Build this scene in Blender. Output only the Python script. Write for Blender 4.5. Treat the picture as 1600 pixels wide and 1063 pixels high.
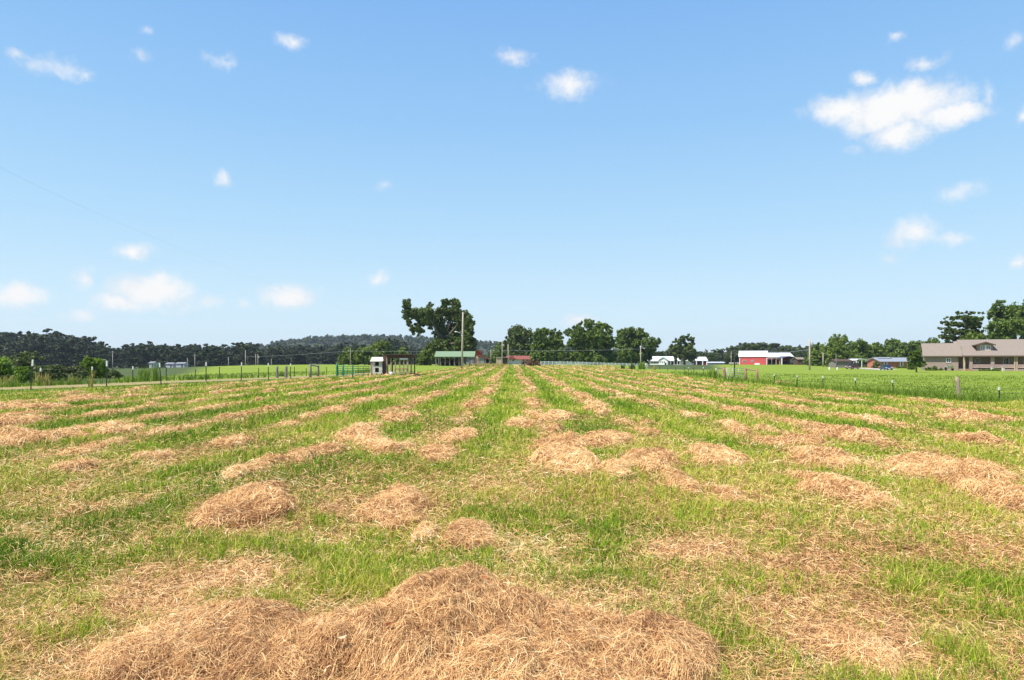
import bpy, math, random
import numpy as np
from math import radians, sin, cos, pi, hypot, atan2

random.seed(7)
RNG = np.random.default_rng(7)
for o in list(bpy.data.objects):
    bpy.data.objects.remove(o)
SC = bpy.context.scene
COL = SC.collection

# ------------------------------------------------------------------ camera
F = 1067.0            # focal length in photo pixels (1600 wide)
HZ = 560.0            # horizon row in the photo
CH = 1.7              # eye height
cam_d = bpy.data.cameras.new('camera')
cam = bpy.data.objects.new('camera', cam_d)
COL.objects.link(cam)
cam.location = (0, 0, CH)
cam.rotation_euler = (pi / 2, 0, 0)
cam_d.sensor_width = 36
cam_d.lens = 36 * F / 1600
cam_d.shift_y = (HZ - 531.5) / 1600
cam_d.clip_start = 0.05
cam_d.clip_end = 20000
SC.camera = cam

# ------------------------------------------------------------------ light and exposure
SUN_EL = radians(56)
SUN_XY = (-0.86, -0.51)          # horizontal direction towards the sun
SC.view_settings.view_transform = 'Standard'
SC.view_settings.look = 'None'
SC.view_settings.exposure = 0.5
SC.view_settings.gamma = 1
sun_d = bpy.data.lights.new('sun', 'SUN')
sun_d.energy = 5.0
sun_d.angle = radians(0.5)
sun_d.color = (1, 0.94, 0.85)
sun = bpy.data.objects.new('sun', sun_d)
COL.objects.link(sun)
sun.location = (-60, -40, 90)
sun.rotation_euler = (pi / 2 - SUN_EL, 0, atan2(SUN_XY[1], SUN_XY[0]) + pi / 2)


HAZE = .00011
SKY_LVL = 1 / (.15 * 2 ** .5)


def build_world():
    w = bpy.data.worlds.new('World')
    SC.world = w
    w.use_nodes = True
    nt = w.node_tree
    N = nt.nodes
    L = nt.links
    N.clear()
    out = N.new('ShaderNodeOutputWorld')
    bg = N.new('ShaderNodeBackground')
    bg.inputs['Strength'].default_value = 0.15
    sky = N.new('ShaderNodeTexSky')
    sky.sky_type = 'NISHITA'
    sky.sun_disc = False
    sky.sun_elevation = SUN_EL
    sky.sun_rotation = atan2(SUN_XY[0], SUN_XY[1])
    sky.altitude = 200
    sky.air_density = 1.0
    sky.dust_density = 0.6
    sky.ozone_density = 1.6
    # clouds: fair-weather puffs at fixed compass directions
    tc = N.new('ShaderNodeTexCoord')
    nz = N.new('ShaderNodeTexNoise')
    nz.inputs['Scale'].default_value = 16
    nz.inputs['Detail'].default_value = 8
    nz.inputs['Roughness'].default_value = 0.62
    L.new(tc.outputs['Generated'], nz.inputs['Vector'])
    sep = N.new('ShaderNodeSeparateXYZ')
    L.new(tc.outputs['Generated'], sep.inputs[0])

    def m(op, a, b=None, c=None):
        n = N.new('ShaderNodeMath')
        n.operation = op
        for i, v in enumerate((a, b, c)):
            if v is None:
                continue
            if isinstance(v, (int, float)):
                n.inputs[i].default_value = v
            else:
                L.new(v, n.inputs[i])
        return n.outputs[0]
    az = m('ARCTAN2', sep.outputs[0], sep.outputs[1])
    el = m('ARCSINE', sep.outputs[2])
    cb = N.new('ShaderNodeCombineXYZ')
    L.new(az, cb.inputs[0])
    L.new(el, cb.inputs[1])
    warp = N.new('ShaderNodeVectorMath')
    warp.operation = 'MULTIPLY_ADD'
    L.new(nz.outputs['Color'], warp.inputs[0])
    warp.inputs[1].default_value = (0.060, 0.040, 0)
    L.new(cb.outputs[0], warp.inputs[2])
    off = (0.030, 0.020)
    clouds = [  # px, py, rx, ry, density
        (1400, 168, 135, 48, 1.3), (1318, 168, 75, 30, 1.1), (1485, 182, 80, 24, 1.2), (1405, 205, 62, 32, 1.1), (1425, 140, 62, 26, 1.1),
        (1350, 124, 22, 14, .75), (890, 135, 60, 30, .75), (805, 88, 36, 16, .6), (340, 93, 26, 16, .55), (455, 64, 28, 15, .6),
        (85, 108, 75, 22, .5), (40, 90, 30, 14, .5), (135, 120, 25, 15, .55), (225, 92, 24, 12, .4), (352, 280, 18, 15, .6),
        (212, 392, 38, 20, .9), (137, 436, 26, 20, .6), (25, 458, 58, 30, 1.1), (240, 455, 84, 36, 1.2), (190, 475, 60, 20, 1.0),
        (120, 488, 34, 16, .6), (325, 475, 32, 15, .5), (455, 462, 60, 24, 1.05), (590, 437, 20, 16, .7), (380, 478, 24, 10, .4),
        (1490, 302, 50, 17, .6), (1425, 362, 48, 32, .8), (1490, 377, 38, 16, .65), (1448, 97, 40, 15, .6), (1405, 58, 20, 12, .5),
        (1575, 66, 25, 14, .5), (1598, 178, 20, 22, .8), (1545, 150, 20, 34, .42), (1594, 410, 22, 14, .7), (905, 503, 40, 13, .6),
        (222, 45, 18, 10, .4), (1340, 230, 20, 11, .4), (600, 288, 20, 9, .3), (1400, 400, 24, 10, .4)]
    field = None
    for px, py, rx, ry, dn in clouds:
        x, z = (px - 800) / F, (HZ - py) / F
        a = atan2(x, 1)
        e = atan2(z, hypot(x, 1))
        sx = 1 / (rx / F * cos(a) ** 2)
        sy = 1 / (ry / F * cos(a) * cos(e) ** 2)
        v = N.new('ShaderNodeVectorMath')
        v.operation = 'MULTIPLY_ADD'
        L.new(warp.outputs[0], v.inputs[0])
        v.inputs[1].default_value = (sx, sy, 0)
        v.inputs[2].default_value = (-(a + off[0]) * sx, -(e + off[1]) * sy, 0)
        ln = N.new('ShaderNodeVectorMath')
        ln.operation = 'LENGTH'
        L.new(v.outputs[0], ln.inputs[0])
        f = m('MULTIPLY_ADD', ln.outputs['Value'], -dn, dn)
        field = f if field is None else m('MAXIMUM', field, f)
    fine = N.new('ShaderNodeTexNoise')
    fine.inputs['Scale'].default_value = 58
    fine.inputs['Detail'].default_value = 9
    fine.inputs['Roughness'].default_value = 0.65
    L.new(tc.outputs['Generated'], fine.inputs['Vector'])
    dens = m('ADD', field, m('MULTIPLY_ADD', fine.outputs['Fac'], 0.95, -0.43))
    mr = N.new('ShaderNodeMapRange')
    mr.interpolation_type = 'SMOOTHSTEP'
    L.new(dens, mr.inputs[0])
    mr.inputs[1].default_value = -0.02
    mr.inputs[2].default_value = 0.95
    # the summer sky pales evenly towards the horizon
    rp = N.new('ShaderNodeValToRGB')
    e = rp.color_ramp.elements
    st = ((0.0, (.72, .88, .99)), (.09, (.615, .835, .985)), (.20, (.465, .735, .975)), (.36, (.32, .60, .945)), (.55, (.225, .48, .90)), (1, (.10, .27, .64)))
    while len(e) < len(st):
        e.new(.5)
    for q, (p, c) in zip(e, st):
        q.position = p
        q.color = (*c, 1)
    L.new(m('MULTIPLY', el, 1 / 0.9), rp.inputs[0])
    sc_ = N.new('ShaderNodeVectorMath')
    sc_.operation = 'SCALE'
    L.new(rp.outputs[0], sc_.inputs[0])
    sc_.inputs['Scale'].default_value = SKY_LVL
    pale = N.new('ShaderNodeMix')
    pale.data_type = 'RGBA'
    pale.inputs['Factor'].default_value = .92
    L.new(sky.outputs[0], pale.inputs[6])
    L.new(sc_.outputs[0], pale.inputs[7])
    mix = N.new('ShaderNodeMix')
    mix.data_type = 'RGBA'
    cc = N.new('ShaderNodeMix')
    cc.data_type = 'RGBA'
    gr = N.new('ShaderNodeMapRange')
    gr.interpolation_type = 'SMOOTHSTEP'
    L.new(m('MULTIPLY_ADD', nz.outputs['Fac'], 1.0, m('MULTIPLY', dens, -.25)), gr.inputs[0])
    gr.inputs[1].default_value = .30
    gr.inputs[2].default_value = .62
    L.new(gr.outputs[0], cc.inputs['Factor'])
    cc.inputs[6].default_value = (.985 * SKY_LVL, .985 * SKY_LVL, .985 * SKY_LVL, 1)
    cc.inputs[7].default_value = (.83 * SKY_LVL, .86 * SKY_LVL, .91 * SKY_LVL, 1)
    L.new(cc.outputs[2], mix.inputs[7])
    L.new(mr.outputs[0], mix.inputs['Factor'])
    L.new(pale.outputs[2], mix.inputs[6])
    mix.inputs[7].default_value = (.96 * SKY_LVL, .955 * SKY_LVL, .965 * SKY_LVL, 1)
    L.new(mix.outputs[2], bg.inputs[0])
    L.new(bg.outputs[0], out.inputs[0])


build_world()

# ------------------------------------------------------------------ noise, terrain


def _hash(ix, iy, s):
    h = (ix.astype(np.int64) * 374761393 + iy.astype(np.int64) * 668265263 + s * 974711) & 0x7fffffff
    h = ((h ^ (h >> 13)) * 1274126177) & 0x7fffffff
    h = h ^ (h >> 16)
    return (h & 0xffff) / 65535.0


def vnoise(x, y, s=0):
    x = np.asarray(x, float)
    y = np.asarray(y, float)
    ix, iy = np.floor(x), np.floor(y)
    fx, fy = x - ix, y - iy
    fx = fx * fx * (3 - 2 * fx)
    fy = fy * fy * (3 - 2 * fy)
    a = _hash(ix, iy, s)
    b = _hash(ix + 1, iy, s)
    c = _hash(ix, iy + 1, s)
    d = _hash(ix + 1, iy + 1, s)
    return (a * (1 - fx) + b * fx) * (1 - fy) + (c * (1 - fx) + d * fx) * fy


def fbm(x, y, s=0, o=3):
    t, a, n = 0, 1, 0
    for i in range(o):
        t = t + a * vnoise(x * 2 ** i, y * 2 ** i, s + i * 17)
        n += a
        a *= .5
    return t / n


def sstep(a, b, x):
    t = np.clip((x - a) / (b - a), 0, 1)
    return t * t * (3 - 2 * t)


# control points: photo column, distance, and either photo row (r) of the ground there
_CP = []


def cp(px, Y, py=None, z=None):
    if z is None:
        z = CH - (py - HZ) * Y / F
    _CP.append((px, math.log(Y), z))


for p in (-400, -100, 200, 500, 800, 1100, 1400, 1700, 2000):
    for d in (3, 6, 10, 16, 24):
        cp(p, d, z=0)
for a in ((48, 36, 611), (166, 39, 607), (251, 43, 602), (376, 52, 595), (454, 57, 592), (527, 65, 588), (590, 67, 587), (660, 75, 584),
          (722, 107, 577), (710, 151, 572), (800, 60, 590), (800, 100, 578), (800, 170, 571), (900, 170, 571), (640, 150, 573), (560, 150, 570.5),
          (480, 150, 572), (400, 150, 575.5), (300, 150, 582), (200, 150, 588), (100, 120, 592), (0, 100, 597), (-300, 100, 600),
          (0, 350, 576), (150, 350, 577), (300, 420, 577), (450, 420, 575), (600, 420, 573), (560, 220, 571), (700, 200, 572),
          (1562, 35, 628), (1499, 38, 622), (1395, 43.6, 614), (1285, 52, 605), (1183, 62, 597), (1120, 68, 591), (1010, 119, 577),
          (1700, 34, 633), (1900, 34, 640), (1520, 130, 579), (1440, 130, 579), (1650, 130, 579), (1391, 165, 579.5), (1400, 210, 575),
          (1340, 210, 576), (1265, 130, 578), (1180, 300, 570), (1240, 300, 570), (1050, 350, 571.5), (1080, 200, 576), (1100, 130, 579),
          (1000, 260, 571), (880, 260, 570), (800, 260, 569.5), (700, 350, 571), (1180, 500, 571), (1400, 320, 575), (1600, 220, 577), (1900, 140, 580)):
    cp(*a)
for p in (-400, 0, 400, 800, 1200, 1600, 2000):
    cp(p, 900, z=-5)
    cp(p, 3000, z=-10)
    cp(p, 9000, z=-20)
_CP = np.array(_CP)


def terr(x, y):
    x = np.asarray(x, float)
    y = np.asarray(y, float)
    yy = np.maximum(y, 2.5)
    px = np.clip(800 + x / yy * F, -800, 2400)
    ly = np.log(np.maximum(yy, np.hypot(x, yy) * .5))
    num = np.zeros_like(px)
    den = np.zeros_like(px)
    for cx, cy, cz in _CP:
        d2 = ((px - cx) / 170) ** 2 + ((ly - cy) / 0.22) ** 2
        w = 1 / (d2 + .12) ** 2.5
        num += w * cz
        den += w
    z = num / den
    z = z + 0.035 * (fbm(x / 2.3, y / 2.3, 5, 3) - .5) * 2
    return z


def tz(x, y):
    return float(terr(np.array([x]), np.array([y]))[0])


def at(px, Y):
    x = (px - 800) * Y / F
    return (x, Y, tz(x, Y))


def hit(px, py):
    """ground point seen at a photo pixel"""
    Y = CH * F / (py - HZ)
    for _ in range(12):
        x = (px - 800) * Y / F
        Y = .5 * Y + .5 * (CH - tz(x, Y)) * F / (py - HZ)
    return ((px - 800) * Y / F, Y, tz((px - 800) * Y / F, Y))


def zr(py, Y):
    return CH + (HZ - py) * Y / F


def xr(px, Y):
    return (px - 800) * Y / F


# ------------------------------------------------------------------ materials
MATS = {}


def mat(name, c1, c2=None, scale=3.0, rough=.8, metal=0.0, kind='noise', bump=0.0, stretch=(1, 1, 1), spec=.3):
    if name in MATS:
        return MATS[name]
    mt = bpy.data.materials.new(name)
    mt.use_nodes = True
    nt = mt.node_tree
    N, L = nt.nodes, nt.links
    b = N['Principled BSDF']
    b.inputs['Roughness'].default_value = rough
    b.inputs['Metallic'].default_value = metal
    b.inputs['Specular IOR Level'].default_value = spec
    if c2 is None:
        c2 = tuple(v * .72 for v in c1)
    tc = N.new('ShaderNodeTexCoord')
    mp = N.new('ShaderNodeMapping')
    mp.inputs['Scale'].default_value = stretch
    L.new(tc.outputs['Object'], mp.inputs[0])
    ramp = N.new('ShaderNodeValToRGB')
    ramp.color_ramp.elements[0].color = (*c2, 1)
    ramp.color_ramp.elements[1].color = (*c1, 1)
    ramp.color_ramp.elements[0].position = .3
    ramp.color_ramp.elements[1].position = .7
    if kind == 'noise':
        t = N.new('ShaderNodeTexNoise')
        t.inputs['Scale'].default_value = scale
        t.inputs['Detail'].default_value = 5
        L.new(mp.outputs[0], t.inputs['Vector'])
        L.new(t.outputs['Fac'], ramp.inputs[0])
        src = ramp.outputs[0]
        hsrc = t.outputs['Fac']
    elif kind == 'wave':
        t = N.new('ShaderNodeTexWave')
        t.inputs['Scale'].default_value = scale
        t.inputs['Distortion'].default_value = .4
        L.new(mp.outputs[0], t.inputs['Vector'])
        ramp.color_ramp.elements[0].position = .05
        ramp.color_ramp.elements[1].position = .35
        L.new(t.outputs['Fac'], ramp.inputs[0])
        src = ramp.outputs[0]
        hsrc = t.outputs['Fac']
    elif kind == 'brick':
        t = N.new('ShaderNodeTexBrick')
        rot = N.new('ShaderNodeVectorMath')
        rot.operation = 'MULTIPLY'
        sp = N.new('ShaderNodeSeparateXYZ')
        cb = N.new('ShaderNodeCombineXYZ')
        L.new(mp.outputs[0], sp.inputs[0])
        ad = N.new('ShaderNodeMath')
        ad.operation = 'ADD'
        L.new(sp.outputs[0], ad.inputs[0])
        L.new(sp.outputs[1], ad.inputs[1])
        L.new(ad.outputs[0], cb.inputs[0])
        L.new(sp.outputs[2], cb.inputs[1])
        L.new(cb.outputs[0], t.inputs['Vector'])
        t.inputs['Scale'].default_value = scale
        t.inputs['Color1'].default_value = (*c1, 1)
        t.inputs['Color2'].default_value = (*c2, 1)
        t.inputs['Mortar'].default_value = (.5, .45, .4, 1)
        t.inputs['Mortar Size'].default_value = .012
        src = t.outputs['Color']
        hsrc = t.outputs['Fac']
    L.new(src, b.inputs['Base Color'])
    if bump:
        bp = N.new('ShaderNodeBump')
        bp.inputs['Strength'].default_value = bump
        L.new(hsrc, bp.inputs['Height'])
        L.new(bp.outputs[0], b.inputs['Normal'])
    MATS[name] = mt
    return mt


def leafmat(name, stops, trans=.35, rough=.6):
    """thin leaf / blade material: colour picked by a per-face random value"""
    mt = bpy.data.materials.new(name)
    mt.use_nodes = True
    nt = mt.node_tree
    N, L = nt.nodes, nt.links
    N.clear()
    out = N.new('ShaderNodeOutputMaterial')
    at_ = N.new('ShaderNodeAttribute')
    at_.attribute_name = 'rnd'
    rp = N.new('ShaderNodeValToRGB')
    el = rp.color_ramp.elements
    while len(el) < len(stops):
        el.new(.5)
    for e, (p, c) in zip(el, stops):
        e.position = p
        e.color = (*c, 1)
    L.new(at_.outputs['Fac'], rp.inputs[0])
    b = N.new('ShaderNodeBsdfPrincipled')
    b.inputs['Roughness'].default_value = rough
    b.inputs['Specular IOR Level'].default_value = .2
    L.new(rp.outputs[0], b.inputs['Base Color'])
    t = N.new('ShaderNodeBsdfTranslucent')
    L.new(rp.outputs[0], t.inputs['Color'])
    mx = N.new('ShaderNodeMixShader')
    mx.inputs[0].default_value = trans
    L.new(b.outputs[0], mx.inputs[1])
    L.new(t.outputs[0], mx.inputs[2])
    L.new(mx.outputs[0], out.inputs[0])
    MATS[name] = mt
    return mt


M_GRASS = leafmat('grass_blade', [(0, (.05, .135, .006)), (.3, (.175, .31, .012)), (.62, (.40, .50, .028)), (.8, (.57, .51, .08)), (1, (.72, .52, .20))], .22)
M_LAWN = leafmat('lawn_blade', [(0, (.11, .19, .02)), (.5, (.205, .285, .032)), (.85, (.30, .355, .05)), (1, (.46, .44, .12))], .4)
M_HAY = leafmat('hay_straw', [(0, (.18, .068, .026)), (.22, (.47, .235, .10)), (.5, (.82, .505, .22)), (.85, (.92, .66, .32)), (1, (.94, .81, .50))], .10, .7)
M_OAK = leafmat('oak_leaf', [(0, (.05, .075, .014)), (.5, (.095, .135, .028)), (1, (.165, .205, .05))], .25)
M_BRIGHT = leafmat('green_leaf', [(0, (.08, .13, .02)), (.5, (.16, .23, .036)), (1, (.26, .32, .065))], .3)
M_MID = leafmat('mid_leaf', [(0, (.06, .10, .014)), (.5, (.12, .18, .03)), (1, (.20, .265, .055))], .28)
M_DARK = leafmat('pine_needle', [(0, (.034, .050, .026)), (.5, (.062, .084, .040)), (1, (.105, .13, .06))], .15)
M_WILLOW = leafmat('willow_leaf', [(0, (.10, .17, .016)), (.5, (.19, .29, .028)), (1, (.29, .39, .06))], .35)
M_SCRUB = leafmat('scrub_leaf', [(0, (.07, .10, .03)), (.5, (.13, .165, .05)), (1, (.23, .23, .10))], .3)
M_DRYWEED = leafmat('dry_weed', [(0, (.20, .16, .04)), (.5, (.42, .36, .10)), (1, (.58, .48, .20))], .3)
M_BRUSH = leafmat('dead_brush', [(0, (.07, .035, .02)), (.5, (.17, .085, .05)), (1, (.30, .17, .10))], .1)
M_FOREST = leafmat('hill_leaf', [(0, (.03, .05, .015)), (.5, (.055, .08, .026)), (1, (.09, .12, .04))], .2)
M_BARK = mat('bark', (.20, .16, .125), (.10, .08, .06), 4, .9, bump=.4, stretch=(1, 1, .2))
M_PALEBARK = mat('pale_bark', (.42, .38, .33), (.24, .21, .18), 3, .9, stretch=(1, 1, .3))
M_HAYBODY = mat('hay_body', (.30, .15, .06), (.10, .045, .018), 22, .95, bump=.8)  # dark colour paints in the shade down between the straws
M_STEEL = mat('dark_steel', (.05, .055, .05), (.03, .03, .03), 8, .55, .3)
M_CAP = mat('white_tip', (.80, .80, .78), (.62, .62, .60), 14, .5)
M_WIRE = mat('wire', (.22, .22, .22), (.14, .13, .12), 6, .5, .6)
M_CABLE = mat('cable', (.34, .36, .38), (.25, .26, .28), 2, .6)
M_WOODPOST = mat('weathered_wood', (.42, .33, .25), (.20, .15, .11), 5, .9, bump=.5, stretch=(3, 3, .5))
M_REDPOST = mat('reddish_wood', (.40, .22, .15), (.22, .11, .075), 5, .9, bump=.5, stretch=(3, 3, .5))
M_GREYPOST = mat('grey_wood', (.27, .25, .22), (.13, .12, .11), 5, .9, bump=.5, stretch=(3, 3, .5))
M_POLE = mat('pole_wood', (.52, .45, .37), (.36, .31, .25), 2, .9, stretch=(3, 3, .3))
M_GREENGATE = mat('green_gate_paint', (.03, .22, .12), (.02, .13, .08), 6, .5)
M_GALV = mat('galvanised_steel', (.55, .56, .56), (.42, .43, .44), 5, .45, .5)
M_WHITE = mat('white_paint', (.80, .80, .80), (.70, .70, .69), 3, .6)
M_OFFWHITE = mat('chalky_white', (.66, .62, .56), (.45, .40, .34), 4, .8)
M_REDBARN = mat('red_siding', (.62, .10, .105), (.50, .07, .075), 9, .6, kind='wave')
M_WHITEROOF = mat('white_metal_roof', (.74, .77, .80), (.60, .63, .66), 6, .45, .1, kind='wave')
M_GREENROOF = mat('green_metal_roof', (.22, .30, .17), (.17, .235, .13), 6, .5, kind='wave')
M_RUST = mat('rusty_tin', (.36, .075, .04), (.22, .05, .03), 2, .7)
M_REDROOF = mat('red_shingle', (.30, .095, .075), (.20, .06, .05), 5, .9)
M_TANROOF = mat('tan_shingle', (.29, .24, .195), (.205, .165, .135), 7, .9, bump=.3)
M_GREYROOF = mat('grey_shingle', (.30, .33, .37), (.22, .24, .28), 5, .85)
M_BRICKTAN = mat('tan_brick', (.33, .245, .20), (.25, .175, .145), 4, .9, kind='brick')
M_BRICKRED = mat('red_brick', (.46, .13, .06), (.36, .09, .045), 4, .9, kind='brick')
M_GLASS = mat('dark_glass', (.035, .04, .05), (.02, .022, .03), 1, .08, 0, spec=.6)
M_DARKIN = mat('dark_interior', (.025, .02, .022), (.015, .012, .014), 3, .9)
M_BROWNWALL = mat('brown_planks', (.12, .075, .06), (.07, .04, .035), 4, .9, stretch=(4, 4, .4))
M_TANWALL = mat('tan_block', (.50, .38, .28), (.40, .30, .22), 3, .9)
M_GREYWALL = mat('grey_tin', (.32, .32, .33), (.22, .22, .24), 3, .6, .2)
M_CONC = mat('concrete', (.50, .45, .38), (.38, .34, .28), 2, .9)
M_DIRTROAD = mat('packed_dirt', (.38, .28, .13), (.20, .19, .06), 1.6, .95, bump=.4)
M_BLUECAR = mat('blue_car_paint', (.03, .07, .19), (.025, .055, .15), 1, .25, .3, spec=.6)
M_REDCAR = mat('maroon_car_paint', (.16, .03, .045), (.12, .02, .035), 1, .3, .3, spec=.6)
M_BLACKCAR = mat('black_car_paint', (.02, .018, .018), (.015, .014, .014), 1, .3, .3, spec=.6)
M_SILVER = mat('silver_car_paint', (.50, .53, .58), (.42, .45, .5), 1, .3, .5, spec=.6)
M_TYRE = mat('tyre_rubber', (.02, .02, .02), (.015, .015, .015), 3, .9)
M_LAMP = mat('lamp_lens', (.75, .75, .72), (.6, .6, .58), 3, .15)
M_SOIL = mat('dark_soil', (.09, .05, .032), (.05, .028, .02), 5, .95, bump=.6)
M_PINKWALL = mat('faded_pink_wall', (.58, .40, .36), (.45, .33, .30), 1.2, .9)
M_BLACKPL = mat('black_plastic', (.02, .02, .022), (.014, .014, .015), 3, .5)

# ------------------------------------------------------------------ object helpers


def tag(o, label=None, cat=None, group=None, kind=None):
    if label:
        o['label'] = label
    if cat:
        o['category'] = cat
    if group:
        o['group'] = group
    if kind:
        o['kind'] = kind
    return o


def thing(name, label, cat, loc, group=None, rz=0):
    o = bpy.data.objects.new(name, None)
    o.empty_display_size = .2
    COL.objects.link(o)
    o.location = loc
    o.rotation_euler = (0, 0, rz)
    return tag(o, label, cat, group)


class MB:
    """collects simple shapes in world coordinates; put() links them as ONE mesh object"""

    def __init__(s):
        s.v, s.f, s.sm = [], [], []

    def poly(s, pts, faces, smooth=False):
        n = len(s.v)
        s.v += [tuple(p) for p in pts]
        s.f += [tuple(i + n for i in f) for f in faces]
        s.sm += [smooth] * len(faces)
        return s

    def box(s, x0, x1, y0, y1, z0, z1):
        p = [(x, y, z) for z in (z0, z1) for y in (y0, y1) for x in (x0, x1)]
        return s.poly(p, [(0, 2, 3, 1), (4, 5, 7, 6), (0, 1, 5, 4), (2, 6, 7, 3), (0, 4, 6, 2), (1, 3, 7, 5)])

    def prism_x(s, yz, x0, x1):
        n = len(yz)
        p = [(x0, y, z) for y, z in yz] + [(x1, y, z) for y, z in yz]
        f = [tuple(range(n)), tuple(range(2 * n - 1, n - 1, -1))]
        f += [(i, i + n, (i + 1) % n + n, (i + 1) % n) for i in range(n)]
        return s.poly(p, f)

    def prism_y(s, xz, y0, y1):
        n = len(xz)
        p = [(x, y0, z) for x, z in xz] + [(x, y1, z) for x, z in xz]
        f = [tuple(range(n - 1, -1, -1)), tuple(range(n, 2 * n))]
        f += [(i, (i + 1) % n, (i + 1) % n + n, i + n) for i in range(n)]
        return s.poly(p, f)

    def roof_x(s, yz, x0, x1, th):
        """sheet of thickness th along a (y, z) profile, extruded in x"""
        return s.prism_x([(y, z) for y, z in yz] + [(y, z + th) for y, z in reversed(yz)], x0, x1)

    def roof_y(s, xz, y0, y1, th):
        return s.prism_y([(x, z) for x, z in xz] + [(x, z + th) for x, z in reversed(xz)], y0, y1)

    def tube(s, pts, radii, n=8, cap=True):
        pts = [np.array(p, float) for p in pts]
        if not hasattr(radii, '__len__'):
            radii = [radii] * len(pts)
        base = len(s.v)
        for i, p in enumerate(pts):
            d = pts[min(i + 1, len(pts) - 1)] - pts[max(i - 1, 0)]
            d = d / (np.linalg.norm(d) + 1e-9)
            a = np.cross(d, (0, 0, 1) if abs(d[2]) < .9 else (1, 0, 0))
            a /= np.linalg.norm(a)
            b = np.cross(d, a)
            for k in range(n):
                t = 2 * pi * k / n
                s.v.append(tuple(p + radii[i] * (a * cos(t) + b * sin(t))))
        for i in range(len(pts) - 1):
            for k in range(n):
                s.f.append((base + i * n + k, base + i * n + (k + 1) % n, base + (i + 1) * n + (k + 1) % n, base + (i + 1) * n + k))
                s.sm.append(True)
        if cap:
            s.f.append(tuple(base + k for k in range(n - 1, -1, -1)))
            s.f.append(tuple(base + (len(pts) - 1) * n + k for k in range(n)))
            s.sm += [False, False]
        return s

    def lathe(s, c, rz, n=14):
        """closed body of revolution round z: [(radius, z)]"""
        return s.tube([(c[0], c[1], c[2] + z) for r, z in rz], [r for r, z in rz], n)

    def blob(s, c, r, n=10, k=6):
        base = len(s.v)
        for i in range(k + 1):
            th = pi * i / k
            for j in range(n):
                ph = 2 * pi * j / n
                s.v.append((c[0] + r[0] * sin(th) * cos(ph), c[1] + r[1] * sin(th) * sin(ph), c[2] + r[2] * cos(th)))
        for i in range(k):
            for j in range(n):
                s.f.append((base + i * n + j, base + (i + 1) * n + j, base + (i + 1) * n + (j + 1) % n, base + i * n + (j + 1) % n))
                s.sm.append(True)
        return s

    def put(s, name, m, parent=None):
        loc = (0, 0, 0)
        q = parent
        rot = 0
        while q is not None:
            if q.type == 'EMPTY' or q.parent is None:
                loc = tuple(q.location)
            q = q.parent
        me = bpy.data.meshes.new(name)
        me.from_pydata([(x - loc[0], y - loc[1], z - loc[2]) for x, y, z in s.v], [], s.f)
        me.materials.append(m)
        me.polygons.foreach_set('use_smooth', s.sm)
        me.update()
        o = bpy.data.objects.new(name, me)
        COL.objects.link(o)
        if parent is not None:
            o.parent = parent
        return o


def mesh_np(name, verts, quads, m, rnd=None, mats=None, midx=None, smooth=False):
    """one mesh from numpy arrays (all quads)"""
    me = bpy.data.meshes.new(name)
    nv, nf = len(verts), len(quads)
    me.vertices.add(nv)
    me.vertices.foreach_set('co', np.ascontiguousarray(verts, dtype=np.float32).ravel())
    me.loops.add(nf * 4)
    me.loops.foreach_set('vertex_index', np.ascontiguousarray(quads, dtype=np.int32).ravel())
    me.polygons.add(nf)
    me.polygons.foreach_set('loop_start', np.arange(0, nf * 4, 4, dtype=np.int32))
    if midx is not None:
        me.polygons.foreach_set('material_index', np.ascontiguousarray(midx, dtype=np.int32))
    me.polygons.foreach_set('use_smooth', np.full(nf, bool(smooth)) if not hasattr(smooth, '__len__') else smooth)
    for q in (mats or [m]):
        me.materials.append(q)
    if rnd is not None:
        a = me.attributes.new('rnd', 'FLOAT', 'FACE')
        a.data.foreach_set('value', np.ascontiguousarray(rnd, dtype=np.float32))
    me.update(calc_edges=True)
    o = bpy.data.objects.new(name, me)
    COL.objects.link(o)
    return o


def copy_tree(o, parent=None):
    c = o.copy()
    COL.objects.link(c)
    c.parent = parent
    for ch in o.children:
        copy_tree(ch, c)
    return c


# ------------------------------------------------------------------ field layout maps
def x_left(y):
    return np.interp(y, [0, 36, 44, 52, 62, 70, 110, 185], [-28, -24.0, -21.4, -19, -16, -12, -11, -13])


def x_right(y):
    return np.interp(y, [0, 35, 62, 119, 180], [23.5, 23, 20.0, 21.5, 27])


def in_field(x, y):
    return sstep(0, 1.5, x - x_left(y)) * sstep(0, 1.5, x_right(y) - x) * sstep(176, 168, y)


ROW0, ROWD = -1.25, 2.15


def row_id(x, y):
    xx = x - ROW0 + .35 * (vnoise(y / 9, 0 * y, 31) - .5)
    k = np.round(xx / ROWD)
    return k, xx - k * ROWD


SPOTS = []
for _px, _py, _w, _h in ((60, 985, 130, 55), (190, 1020, 90, 45), (760, 765, 65, 24), (1480, 940, 160, 38), (1230, 890, 80, 24), (1060, 860, 70, 20), (870, 820, 50, 16),
                         (520, 760, 70, 22), (440, 930, 70, 18), (60, 900, 60, 18), (1180, 945, 90, 20), (1580, 860, 70, 22), (950, 800, 70, 17), (620, 745, 40, 14), (250, 960, 60, 20), (130, 800, 80, 18)):
    _Y = CH * F / (_py - HZ)
    SPOTS.append(((_px - 800) / F * _Y, _Y, _w / F * _Y, _h * _Y * _Y / (CH * F)))


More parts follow.
